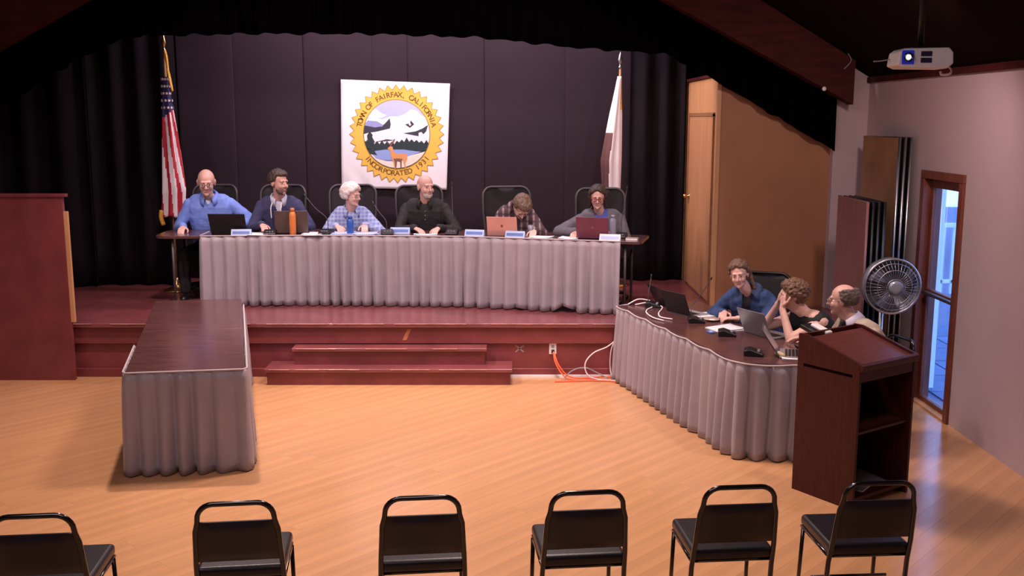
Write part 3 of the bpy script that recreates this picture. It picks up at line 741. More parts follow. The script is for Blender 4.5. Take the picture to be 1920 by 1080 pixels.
flat('dark_ridge', clipc([(-.72, .0), (-.68, .18), (-.45, .14), (-.3, .16), (-.22, .24), (-.14, .32), (-.12, .2), (-.14, .12), (-.4, .06), (-.6, .03)]), DK, 7)
flat('dark_peak', clipc([(.18, .2), (.28, .22), (.3, .28), (.37, .2), (.28, .13)]), DK, 6)
flat('snow_patch', clipc([(.25, .2), (.29, .23), (.31, .19), (.28, .17)]), WH, 7)
flat('dark_slope', clipc([(.14, .02), (.4, .06), (.55, .12), (.66, .19), (.62, .06), (.56, 0), (.52, .05), (.46, .03), (.46, -.04)]), DK, 6)
flat('dark_streak', clipc([(-.48, -.16), (-.2, -.1), (-.05, -.12), (-.22, -.14)]), DK, 6)
tl = []; rr = random.Random(5)
for k in range(31):
    x = lerp(-.78, .78, k / 30); tl.append((x, -.2 + (.07 if k % 2 else 0) * rr.uniform(.6, 1.3) + .05 * math.sin(x * 4 + .6) * (x > 0)))
flat('tree_line', clipc(tl + [(.78, -.36), (.4, -.34), (.1, -.31), (-.2, -.31), (-.5, -.4), (-.78, -.4)]), TR, 8)
flat('lake', clipc([(-.7, -.37), (-.25, -.31), (.15, -.31), (.5, -.36), (.66, -.42), (.4, -.5), (.1, -.53), (-.3, -.52), (-.62, -.44)]), LK, 9)
flat('shore', clipc([(-.72, -.38), (-.56, -.46), (-.2, -.55), (.2, -.55), (.46, -.48), (.72, -.38), (.6, -.8), (-.6, -.8)]), SD, 10)
flat('pine_tree', clipc([(-.56, .06), (-.5, -.02), (-.52, -.04), (-.46, -.16), (-.49, -.17), (-.43, -.32), (-.47, -.34), (-.42, -.42), (-.62, -.44), (-.68, -.3), (-.64, -.3), (-.66, -.14), (-.61, -.14), (-.62, -.02)], .69, 1), TR, 11)
flat('deer_body', [(-.17, -.26), (-.13, -.235), (-.085, -.26), (-.07, -.36), (.02, -.40), (.16, -.385), (.21, -.41), (.215, -.5), (.19, -.55), (.17, -.6), (.19, -.7), (.165, -.7), (.14, -.6), (.12, -.53), (.02, -.53), (-.02, -.545), (-.04, -.6), (-.03, -.7), (-.055, -.7), (-.075, -.58), (-.1, -.53), (-.13, -.45), (-.14, -.33), (-.2, -.29)], DE, 12)
flat('deer_belly', [(-.08, -.5), (.02, -.49), (.12, -.5), (.1, -.535), (.09, -.68), (.07, -.68), (.065, -.56), (.0, -.545), (-.02, -.68), (-.045, -.68), (-.05, -.56)], DB, 13)
flat('antler', [(-.14, -.235), (-.2, -.17), (-.24, -.1), (-.225, -.09), (-.19, -.15), (-.14, -.2), (-.13, -.2), (-.09, -.15), (-.05, -.09), (-.035, -.1), (-.07, -.17), (-.115, -.235)], DB, 13)
# lettering round the ring
def letters(txt, a0, a1, rad, size, flip):
    obs = []
    for i, ch_ in enumerate(txt):
        if ch_ == ' ': continue
        a = R(lerp(a0, a1, i / (len(txt) - 1)))
        c = bpy.data.curves.new('letter', 'FONT'); c.body = ch_; c.size = size; c.align_x = 'CENTER'; c.align_y = 'CENTER'; c.extrude = .0006; c.offset = .0014
        o = bpy.data.objects.new('letter', c); COL.objects.link(o)
        rot = (a - PI / 2) if not flip else (a + PI / 2)
        o.matrix_world = Matrix.Translation((SX + SRX * rad * math.cos(a), BY - .0068, SZ + SRZ * rad * math.sin(a))) @ Matrix.Rotation(-rot, 4, 'Y') @ Matrix.Rotation(R(90), 4, 'X')
        obs.append(o)
    return obs
obs = letters('TOWN OF FAIRFAX, CALIFORNIA', 166, 14, .795, .088, False) + letters('INCORPORATED 1931', 218, 322, .795, .088, True)
bpy.context.view_layer.update(); dg = bpy.context.evaluated_depsgraph_get(); bm = bmesh.new()
for o in obs:
    me = bpy.data.meshes.new_from_object(o.evaluated_get(dg)); me.transform(Matrix.Translation(-bn.location) @ o.matrix_world); bm.from_mesh(me)
me = bpy.data.meshes.new('lettering'); bm.to_mesh(me); bm.free(); me.materials.append(pm('ink', (120, 84, 40)))
for o in obs: bpy.data.objects.remove(o)
lo = bpy.data.objects.new('lettering', me); COL.objects.link(lo); lo.parent = bn; lo['kind'] = 'stuff'

def pole(t, x, y, z0, z1, finial='spear'):
    MB().cyl((x, y, z0 + .02), (x, y, z1), .014, .013, 12).build('pole', mat('flag_pole_wood', (.35, .2, .1), .35), t, t.location, smooth=True)
    MB().lathe([(.005, 0), (.016, .01), (.02, .03), (.008, .045), (.014, .07), (.028, .11), (.012, .17), (.001, .21)], 12, Matrix.Translation((x, y, z1))).build('finial', M_steel if finial == 's' else M_brass, t, t.location, smooth=True)
    MB().lathe([(.15, 0), (.15, .02), (.11, .035), (.05, .06), (.03, .10), (.02, .16)], 24, Matrix.Translation((x, y, z0))).build('base', M_brass, t, t.location, smooth=True)
def draped(t, xc, y, z0, z1, prof, mats, pick, folds=7, seed=0, NT=60, NA=84):
    """closed hanging cloth; prof(t)->(left, right) offsets, t=0 top"""
    mb = MB(); V = []; 
    for j in range(NT + 1):
        tt = j / NT; l, r = prof(tt); cx = (l + r) / 2; hw = (r - l) / 2
        for i in range(NA):
            q = 2 * PI * i / NA; k = 1 + (.16 * math.sin(folds * q + 2.2 * tt + seed) + .07 * math.sin(2 * folds * q + seed)) * min(1, tt * 4)
            V.append((xc + cx + hw * math.cos(q) * k, y - .01 + hw * .62 * math.sin(q) * k, lerp(z1, z0, tt) + .015 * math.sin(q * 3 + seed) * (tt > .97)))
    F = []; I = []
    for j in range(NT):
        for i in range(NA):
            F.append((j * NA + i, j * NA + (i + 1) % NA, (j + 1) * NA + (i + 1) % NA, (j + 1) * NA + i)); I.append(pick(2 * PI * (i + .5) / NA, (j + .5) / NT))
    o = len(mb.v); mb.v += V; mb.f += F; mb.m += I
    return mb.build('flag_cloth', mats, t, t.location, smooth=True, solid=.004), V, NA
M_fred = mat('flag_red', lin((176, 30, 52)), .7); M_fwhite = mat('flag_white', (.78, .72, .74), .7, var=.03); M_fblue = mat('flag_navy', lin((34, 34, 84)), .7)
# striped flag, left
FX, FY = -3.905, 11.66
fg = thing('draped_flag', 'red and white striped flag with stars hanging on a pole at the left', 'flag', (FX, FY, STAGE_Z))
pole(fg, FX, FY, STAGE_Z, 3.27)
def prof(t):
    w_ = lerp(.045, .145, min(1, t * 1.15)); return (-.035 - .075 * t - .03 * max(0, t - .75), .02 + .16 * t ** .9 if t < .8 else .02 + .16 * .8 ** .9 - .1 * (t - .8))
def pick(q, t):
    if t < .265 - .03 * math.cos(q): return 2
    return int(math.floor((q * 2.05 - t * 2.1) + 20)) % 2
cl_, V, NA = draped(fg, FX, FY, 1.42, 3.0, prof, [M_fwhite, M_fred, M_fblue], pick, 5, .6)
mb = MB(); rr = random.Random(8)
for j in range(1, 16, 3):
    for i in range(43, 84, 10):
        ii = (i + (j % 2) * 5) % NA; p = Vector(V[j * NA + ii]); q = 2 * PI * ii / NA; nrm = Vector((math.cos(q) * .62, math.sin(q), 0)).normalized(); sx = Vector((-nrm.y, nrm.x, 0))
        pts = [];
        for k in range(10):
            a = PI / 2 + PI * k / 5; r = (.019 if k % 2 == 0 else .009); pts.append(p + nrm * .012 + sx * r * math.cos(a) + Vector((0, 0, r * math.sin(a))))
        c = p + nrm * .013; mb.add([c] + pts, [(0, 1 + k, 1 + (k + 1) % 10) for k in range(10)])
mb.build('stars', M_fwhite, cl_, fg.location, solid=.001)
MB().tube(smoothpath([(FX + .015, FY - .03, 3.29), (FX + .035, FY - .04, 3.2), (FX + .05, FY - .05, 3.02), (FX + .085, FY - .05, 2.84), (FX + .06, FY - .04, 3.0), (FX + .02, FY - .04, 3.22)]), [.016] * 12 + [.012] * 14 + [.01] * 5, 8).build('gold_cord', M_gold, fg, fg.location, smooth=True)
MB().tube(smoothpath([(FX - .11, FY - .06, 1.50), (FX - .12, FY - .06, 1.42), (FX - .10, FY - .05, 1.33)]), .026, 8).build('gold_fringe', M_gold, fg, fg.location, smooth=True)
# white flag, right
GX, GY = 1.258, 12.05
fg2 = thing('draped_flag', 'white flag with gold edge and brown emblem hanging on a pole at the right', 'flag', (GX, GY, STAGE_Z))
pole(fg2, GX, GY, STAGE_Z, 3.10, 's')
M_fbrown = mat('flag_brown', lin((92, 58, 56)), .7)
def prof2(t): return (-.03 - .17 * min(1, t / .55) + .035 * max(0, t - .55) * 2, .02 + .0 * t)
def pick2(q, t):
    d = math.degrees(q) % 360
    if d > 318 or d < 18: return 1 if t < .22 else 0
    if .36 < t < .80 and 165 < d < 262 - 30 * (t - .4): return 2
    return 0
draped(fg2, GX, GY, 1.25, 3.02, prof2, [M_fwhite, M_gold, M_fbrown], pick2, 4, 1.9)

# ================================================================== THINGS ON THE TABLES
def laptop(label, loc, rotz, lidm, basem, w=.33, d=.23, lid=.22, ang=105, mark=None, group='laptops on the tables'):
    """screen faces local +Y (towards its user), lid back faces local -Y"""
    t = thing('laptop', label, 'laptop', loc, rotz, group)
    MB().box(-w / 2, w / 2, 0, d, 0, .014).build('base', basem, t, bevel=.004)
    kb = MB()
    for a in range(10):
        for b in range(4): kb.box(-w / 2 + .025 + a * (w - .05) / 10, -w / 2 + .025 + a * (w - .05) / 10 + (w - .05) / 10 - .004, .04 + b * .026, .04 + b * .026 + .021, .014, .0155)
    kb.build('keyboard', M_black, t)
    M = Matrix.Translation((0, .0, .012)) @ Matrix.Rotation(R(90 - ang) * -1, 4, 'X')
    l = MB().box(-w / 2, w / 2, -.007, .0, 0, lid, M).build('lid', lidm, t, bevel=.003)
    MB().box(-w / 2 + .012, w / 2 - .012, .0002, .0012, .015, lid - .012, M).build('screen', mat('dark_screen', (.012, .012, .02), .15, emit=(.5, .6, 1, .04)), l)
    if mark: MB().lathe([(.001, 0), (mark[1], 0), (mark[1], .0008), (.001, .0008)], 16, M @ Matrix.Translation((0, -.0078, lid * .52)) @ Matrix.Scale(1.25, 4, (0, 0, 1)) @ Matrix.Rotation(R(-90), 4, 'X')).build('lid_mark', mark[0], l)
    return t
def gooseneck(label, loc, tip, rotz=0, group='gooseneck microphones', neck=True):
    """black desk unit with a thin neck bending towards tip (world)"""
    t = thing('gooseneck_microphone', label, 'microphone', loc, 0, group); M = Matrix.Rotation(rotz, 4, 'Z')
    My = M @ Matrix(((0, 0, 1, 0), (1, 0, 0, 0), (0, 1, 0, 0), (0, 0, 0, 1)))
    MB().prism([(-.075, 0), (.075, 0), (.075, .045), (.03, .055), (-.07, .022)], -.065, .065, My).build('base', M_black, t, bevel=.008, seg=3)
    mb = MB()
    for q in (-.03, .0, .03): mb.box(q - .009, q + .009, -.045, -.025, .033, .041, M)
    mb.build('buttons', M_grey, t)
    if neck:
        p = Vector(tip) - Vector(loc); a = M @ Vector((0, .05, .048))
        pts = smoothpath([a, a + Vector((p.x * .06, p.y * .06, max(.05, p.z * .3))), a.lerp(p, .55) + Vector((0, 0, .03)), p], 7)
        MB().tube(pts, .0042, 6).build('neck', M_frame, t, smooth=True)
        dd = (p - a).normalized(); MB().cap(p, .007, p + dd * .035, .008, 8).build('capsule', M_black, t, smooth=True)
    return t
def bottle(label, loc, col, h=.25, r=.036, cap=True, m=None, rough=.3):
    t = thing('water_bottle', label, 'bottle', loc); mm = m or mat('bottle_' + label[:6], col, rough)
    MB().lathe([(r * .9, 0), (r, .008), (r, h * .72), (r * .82, h * .8), (r * .55, h * .86)], 20).build('body', mm, t, smooth=True) if False else None
    t.location = loc
    MB().lathe([(r * .9, 0), (r, .008), (r, h * .74), (r * .82, h * .82), (r * .6, h * .87)], 20).build('body', mm, t, smooth=True)
    MB().lathe([(r * .66, h * .87), (r * .66, h * .98), (r * .5, h)], 20).build('cap', m or mat('cap_' + label[:6], tuple(c * .8 for c in col), .4), t, smooth=True)
    return t
def nameplate(label, loc, rotz, w=.21, m=None):
    t = thing('name_plate', label, 'name plate', loc, rotz, 'name plates on the stage tables'); My = Matrix(((0, 0, 1, 0), (1, 0, 0, 0), (0, 1, 0, 0), (0, 0, 0, 1)))
    MB().prism([(-.035, 0), (.035, 0), (.006, .065), (.0, .065)], -w / 2, w / 2, My).build('holder', m or M_pblue, t)
    Mx = Matrix.Translation((0, -.036, 0)) @ Matrix.Rotation(math.atan2(.035, .065) * -1, 4, 'X')
    MB().box(-w / 2 + .015, w / 2 - .015, -.0018, -.0006, .018, .05, Mx).build('card', M_blue if m is None else M_pblue, t)
    return t
def papers(label, loc, rotz, w=.21, d=.28, n=3, m=None, group='papers on the tables', seed=0):
    t = thing('paper_stack', label, 'papers', loc, rotz, group); rr = random.Random(seed)
    for k in range(n):
        M = Matrix.Rotation(rr.uniform(-.12, .12), 4, 'Z'); dx, dy = rr.uniform(-.012, .012), rr.uniform(-.012, .012)
        def P(i, j, k=k, M=M): 
            x = lerp(-w / 2, w / 2, i / 5) + dx; y = lerp(-d / 2, d / 2, j / 5) + dy
            return M @ Vector((x, y, .0015 + k * .0028 + (.006 if k == n - 1 else 0) * (abs(i / 2.5 - 1) ** 3)))
        MB().grid(P, 6, 6).build('sheet', m or M_paper, t, smooth=True, solid=.0012)
    return t
Z = TZ + .001
laptop('black laptop open in front of the bald man in blue shirt', (-3.03, 10.82, Z), R(-4), M_black, M_black, .40, .25, .235, 112)
M_brownlid = mat('brown_lid', (.085, .055, .05), .4)
laptop('brown laptop open behind the orange bottle', (-2.37, 10.87, Z), R(3), M_brownlid, M_black, .35, .24, .245, 100)
M_pink = mat('rose_gold', (.62, .34, .32), .35, .4, var=.04)
laptop('rose gold laptop in front of the man bending forward', (-.10, 10.63, Z), R(-12), M_pink, M_pink, .325, .22, .205, 104, (mat('mark_dark', (.2, .09, .09), .3), .014))
M_maroon = mat('maroon_lid', (.13, .03, .06), .4)
laptop('maroon laptop in front of the woman with red glasses', (.83, 10.37, Z), R(-15), M_maroon, M_black, .335, .23, .225, 102, (mat('mark_red', (.22, .06, .09), .3), .012))
nameplate('pale blue name plate in front of the black laptop', (-2.88, 10.735, Z), R(3))
papers('papers under the right hand of the bald man in blue', (-2.74, 10.84, Z), .2, seed=1)
gooseneck('short black microphone base left of the brown laptop', (-2.59, 10.80, Z), (0, 0, 0), .1, neck=False)
bottle('orange metal water bottle in front of the brown laptop', (-2.345, 10.80, Z), (.62, .20, .06), .285, .036)
papers('white papers right of the brown laptop', (-2.13, 10.86, Z), -.1, seed=2)
gooseneck('gooseneck microphone leaning left, left of the white-haired woman', (-2.00, 10.85, Z), (-2.24, 11.02, 1.70), -.3)
papers('pale blue papers left of the blue bottle', (-1.83, 10.90, Z), .1, .24, .26, 4, M_pblue, seed=3)
bottle('blue metal water bottle before the white-haired woman', (-1.735, 10.83, Z), (.03, .10, .42), .195, .038)
papers('pale papers right of the blue bottle', (-1.58, 10.86, Z), .15, .26, .26, 4, M_pblue, seed=4)
gooseneck('gooseneck microphone between the white-haired woman and man in black', (-1.34, 10.83, Z), (-1.50, 11.00, 1.62), .2)
nameplate('pale blue name plate left of the man in black polo', (-1.21, 10.92, Z), R(-3))
papers('thin white paper lying before the man in black polo', (-.93, 10.77, Z), -.05, .25, .1, 2, seed=5)
gooseneck('gooseneck microphone with upright neck right of the man in black', (-.645, 10.83, Z), (-.65, 11.0, 1.82), -.1)
nameplate('pale blue name plate left of the rose gold laptop', (-.395, 10.70, Z), R(-14))
nameplate('pale blue name plate right of the rose gold laptop', (.035, 10.565, Z), R(-16))
M_clear = mat('clear_plastic', (.35, .36, .44), .12, trans=.35, var=.05)
tg = thing('drinking_glass', 'small drinking glass beside the man bending forward', 'glass', (.20, 10.72, Z)); MB().lathe([(.026, 0), (.032, .11), (.029, .11), (.023, .006)], 20).build('tumbler', M_clear, tg, smooth=True); MB().lathe([(.022, .007), (.026, .06), (.001, .061)], 16).build('water', M_clear, tg, smooth=True)
papers('loose papers right of the man bending forward', (.31, 10.54, Z), -.3, .22, .2, 3, seed=6)
papers('papers under the hand of the woman with red glasses', (.60, 10.47, Z), -.2, .2, .2, 3, seed=7)
nameplate('white name plate at the right end of the stage table', (1.00, 10.27, Z), R(-16), .215, M_paper)
bottle('clear plastic water bottle right of the maroon laptop', (1.045, 10.45, Z), (.4, .4, .45), .245, .034, m=M_clear)
gooseneck('gooseneck microphone at the right end of the stage table', (1.13, 10.52, Z), (1.20, 10.62, 1.80), -.3)
nbx = thing('notebook', 'small tan notebook on the bare right table end', 'notebook', (1.22, 10.33, Z), R(-16)); MB().box(-.05, .07, -.03, .05, 0, .018).build('pages', M_paper, nbx); MB().box(-.052, .072, -.032, .052, .018, .021).build('cover', mat('tan_cover', (.35, .27, .22), .6), nbx)

# right table
ROT = math.atan2(RT_U.y, RT_U.x)      # long axis
gooseneck('gooseneck microphone at the stage end of the side table', rt(.17, .30), rt(.10, .30, .27), ROT + 2.6, 'gooseneck microphones on the side table')
laptop('black laptop at the stage end of the side table, farthest', rt(.10, .42), R(-75), M_black, M_black, .30, .2, .21, 118)
laptop('black laptop with its lid towards the skirt, second on the side table', rt(.60, .37), R(-58), mat('black_lid', (.012, .009, .012), .5), M_grey, .33, .22, .23, 112)
gooseneck('low black microphone base beside the second laptop', rt(.96, .37), rt(.52, .72, .30), ROT + 2.8, 'gooseneck microphones on the side table')
papers('papers by the woman in the denim jacket', rt(.72, .58), ROT, seed=8)
pl = thing('small_plate', 'small tan plate near the hands of the woman in denim', 'plate', rt(.93, .54, .001)); MB().lathe([(.03, 0), (.04, .003), (.075, .014), (.073, .017), (.03, .006)], 24).build('dish', mat('tan_plate', (.5, .38, .33), .4), pl, smooth=True); MB().lathe([(.028, .0065), (.027, .0085)], 20).build('well', M_paper, pl, smooth=True)
papers('white sheet behind the third microphone base', rt(1.30, .50), ROT + .2, .22, .3, 2, seed=9)
gooseneck('black microphone base in front of the silver laptop', rt(1.54, .37), (0, 0, 0), ROT + 2.7, 'gooseneck microphones on the side table', neck=False)
bx = thing('phone', 'small blue phone lying left of the black microphone base', 'phone', rt(1.40, .29), ROT); MB().box(-.04, .04, -.025, .025, 0, .012).build('case', M_blue, bx, bevel=.004); MB().box(-.02, .02, -.012, .012, .012, .0128).build('sticker', M_pblue, bx)
M_silver = mat('silver_lid', (.30, .29, .31), .35, .5, var=.04)
laptop('silver laptop with its lid towards the open floor', rt(1.63, .61), R(-63), M_silver, M_silver, .345, .23, .235, 114)
laptop('slim dark laptop seen nearly edge-on by the lectern', rt(2.26, .44), R(-105), mat('dark_lid', (.06, .05, .055), .35), M_silver, .30, .20, .24, 124)
gooseneck('black microphone base near the lectern', rt(2.24, .23), (0, 0, 0), ROT + 2.6, 'gooseneck microphones on the side table', neck=False)
papers('white papers at the lectern end of the side table', rt(2.36, .50), ROT + 1.2, .2, .26, 3, seed=10)
rp_ = thing('rolled_napkin', 'small tan roll on the side table by the lectern', 'napkin', rt(2.33, .40), ROT); MB().cap((-.05, 0, .018), .017, (.05, 0, .018), .018).build('roll', mat('tan_paper', (.5, .36, .2), .7), rp_, smooth=True); MB().tube([(0, .0195 * math.cos(k), .018 + .0195 * math.sin(k)) for k in [i * .5236 for i in range(12)]], .003, 5, closed=True).build('tie', M_paper, rp_)
tag(MB().tube(smoothpath([rt(2.16, .66, .006), rt(2.22, .60, .05), rt(2.28, .66, .006), rt(2.32, .58, .06), rt(2.36, .66, .006)]), .006, 6).build('coiled_cable', M_black, origin=rt(2.25, .63), smooth=True), 'black cable coiled on the side table by the lectern', 'cable')
# white cables bundled at the stage end of the table
for k, pts in enumerate((((.02, .10, .01), (.0, .22, .05), (.06, .34, .03), (.20, .28, .01), (.34, .16, .01), (.5, .09, .01), (.72, .06, .012), (.86, .10, .01)),
                         ((.05, .16, .008), (.10, .28, .03), (.22, .36, .012), (.36, .30, .01), (.52, .2, .01), (.70, .14, .01), (.82, .2, .01)))):
    tag(MB().tube(smoothpath([rt(*p) for p in pts]), .0065, 6).build('white_cable', M_wcable, origin=rt(.4, .2), smooth=True), ('white cable running along the skirted edge of the side table', 'white cable looped round the microphones of the side table')[k], 'cable')

# outlet, cords
ol = thing('power_outlet', 'white power outlet on the stage front with orange cord plugged in', 'outlet', (.405, STAGE_Y + .034, .285))
MB().box(-.036, .036, -.008, 0, -.058, .058).build('plate', M_white, ol, bevel=.003)
for z in (-.025, .022): MB().box(-.014, .014, -.0095, -.008, z - .013, z + .013).build('socket', M_grey, ol)
MB().box(-.014, .016, -.04, -.009, -.04, -.008).build('plug', M_black, ol, bevel=.004)
y = STAGE_Y
for k, (pts, lb) in enumerate(([[(.41, y - .01, .26), (.43, y - .06, .16), (.50, y - .10, .05), (.60, y - .13, .008), (.85, y - .12, .008), (1.05, y - .16, .008), (1.25, y - .35, .008)], 'orange extension cord dropping from the outlet to the floor'],
                               [[(.415, y - .01, .255), (.46, y - .07, .14), (.56, y - .08, .03), (.72, y - .08, .012), (.95, y - .06, .02), (1.12, y - .12, .008), (1.3, y - .25, .008)], 'second orange cord running close along the stage foot'],
                               [[(.42, y - .2, .008), (.55, y - .19, .008), (.8, y - .17, .008), (1.0, y - .20, .008), (1.2, y - .4, .008)], 'orange cord lying on the floor farthest from the stage foot'])):
    tag(MB().tube(smoothpath(pts), .0075, 8).build('orange_cord', M_orange, origin=pts[0], smooth=True), lb, 'cord', 'orange cords')
for k, (pts, lb) in enumerate(([[(1.02, y - .1, .40), (.93, y - .1, .33), (.80, y - .1, .27), (.72, y - .11, .17), (.74, y - .12, .06), (.84, y - .13, .012), (1.1, y - .2, .012)], 'white cable looping from the side table down to the floor'],
                               [[(1.03, y - .08, .42), (.98, y - .06, .30), (.97, y - .05, .12), (1.0, y - .1, .02), (1.12, y - .16, .014)], 'thin white cable hanging straight down beside the side table'],
                               [[(.52, y - .06, .01), (.60, y - .05, .08), (.72, y - .05, .11), (.84, y - .06, .06), (.95, y - .1, .016)], 'grey cable arching low over the floor by the stage'])):
    tag(MB().tube(smoothpath(pts), .0065, 8).build('white_cable', M_wcable if k < 2 else M_grey, origin=pts[0], smooth=True), lb, 'cable', 'white cables by the stage')

# ================================================================== PEOPLE
M_skin = {}
def skin(tone):
    k = 'skin_%d' % tone
    cols = [(.62, .36, .30), (.58, .32, .26), (.66, .40, .34)]
    return mat(k, cols[tone], .48, var=.07, scale=14)
def remesh(mb, name, m, parent, origin, voxel=.006, smooth=4, disp=0, dscale=.08):
    me = bpy.data.meshes.new('tmp'); me.from_pydata([tuple(Vector(p) - Vector(origin)) for p in mb.v], [], mb.f)
    bm = bmesh.new(); bm.from_mesh(me); bmesh.ops.recalc_face_normals(bm, faces=bm.faces); bm.to_mesh(me); bm.free()
    ob = bpy.data.objects.new('tmp', me); COL.objects.link(ob)
    q = ob.modifiers.new('r', 'REMESH'); q.mode = 'VOXEL'; q.voxel_size = voxel; q.use_smooth_shade = True
    q = ob.modifiers.new('s', 'SMOOTH'); q.factor = .5; q.iterations = smooth
    if disp:
        tx = bpy.data.textures.new('folds', 'CLOUDS'); tx.noise_scale = dscale; tx.noise_depth = 1
        q = ob.modifiers.new('d', 'DISPLACE'); q.texture = tx; q.strength = disp; q.mid_level = .5; q.texture_coords = 'LOCAL'
    bpy.context.view_layer.update(); dg = bpy.context.evaluated_depsgraph_get()
    nm = bpy.data.meshes.new_from_object(ob.evaluated_get(dg)); nm.name = name
    bpy.data.objects.remove(ob); bpy.data.meshes.remove(me)
    nm.materials.clear(); nm.materials.append(m); nm.polygons.foreach_set('use_smooth', [True] * len(nm.polygons))
    o = bpy.data.objects.new(name, nm); COL.objects.link(o); o.parent = parent
    return o
def ik(a, b, l1, l2, pole):
    a, b = Vector(a), Vector(b); d = b - a; D = min(d.length, (l1 + l2) * .999); dn = d.normalized()
    x = (l1 * l1 - l2 * l2 + D * D) / (2 * D); h = math.sqrt(max(0, l1 * l1 - x * x)); p = Vector(pole); p = (p - dn * p.dot(dn)).normalized()
    return a + dn * x + p * h
def hand_prims(mb, wrist, d, nrm, side, curl=.5, s=1.0):
    """palm + five fingers. d: pointing direction, nrm: back-of-hand normal, side: +1 thumb on the d x nrm side"""
    d = Vector(d).normalized(); nrm = Vector(nrm); nrm = (nrm - d * nrm.dot(d)).normalized(); lat = d.cross(nrm).normalized() * side; wv = Vector(wrist)
    for k, off in enumerate((.028, .010, -.010, -.028)):
        kn = wv + d * (.088 - .004 * abs(k - 1)) * s + lat * off * s; mb.cap(wv + lat * off * .6 * s + d * .012, .0145 * s, kn, .0125 * s, 8)
        L = (.040, .045, .042, .032)[k] * s; p = kn; a = 0
        for seg in range(3):
            a += curl * (.55, .8, .6)[seg]; dd = d * math.cos(a) - nrm * math.sin(a); q = p + (dd + lat * (.10 - .065 * k) * .6) * L * (1, .68, .55)[seg]
            mb.cap(p, (.0100, .0092, .0085)[seg] * s, q, (.0092, .0085, .0078)[seg] * s, 8); p = q
    b = wv + d * .022 * s + lat * .026 * s; m1 = b + (d * .6 + lat * .75 - nrm * .25).normalized() * .04 * s; m2 = m1 + (d * .9 + lat * .3 - nrm * .35).normalized() * .03 * s; m3 = m2 + (d * 1 - lat * .05 - nrm * .4).normalized() * .024 * s
    mb.cap(b, .0155 * s, m1, .0115 * s, 8); mb.cap(m1, .0112 * s, m2, .0098 * s, 8); mb.cap(m2, .0098 * s, m3, .0085 * s, 8)
PEOPLE = []
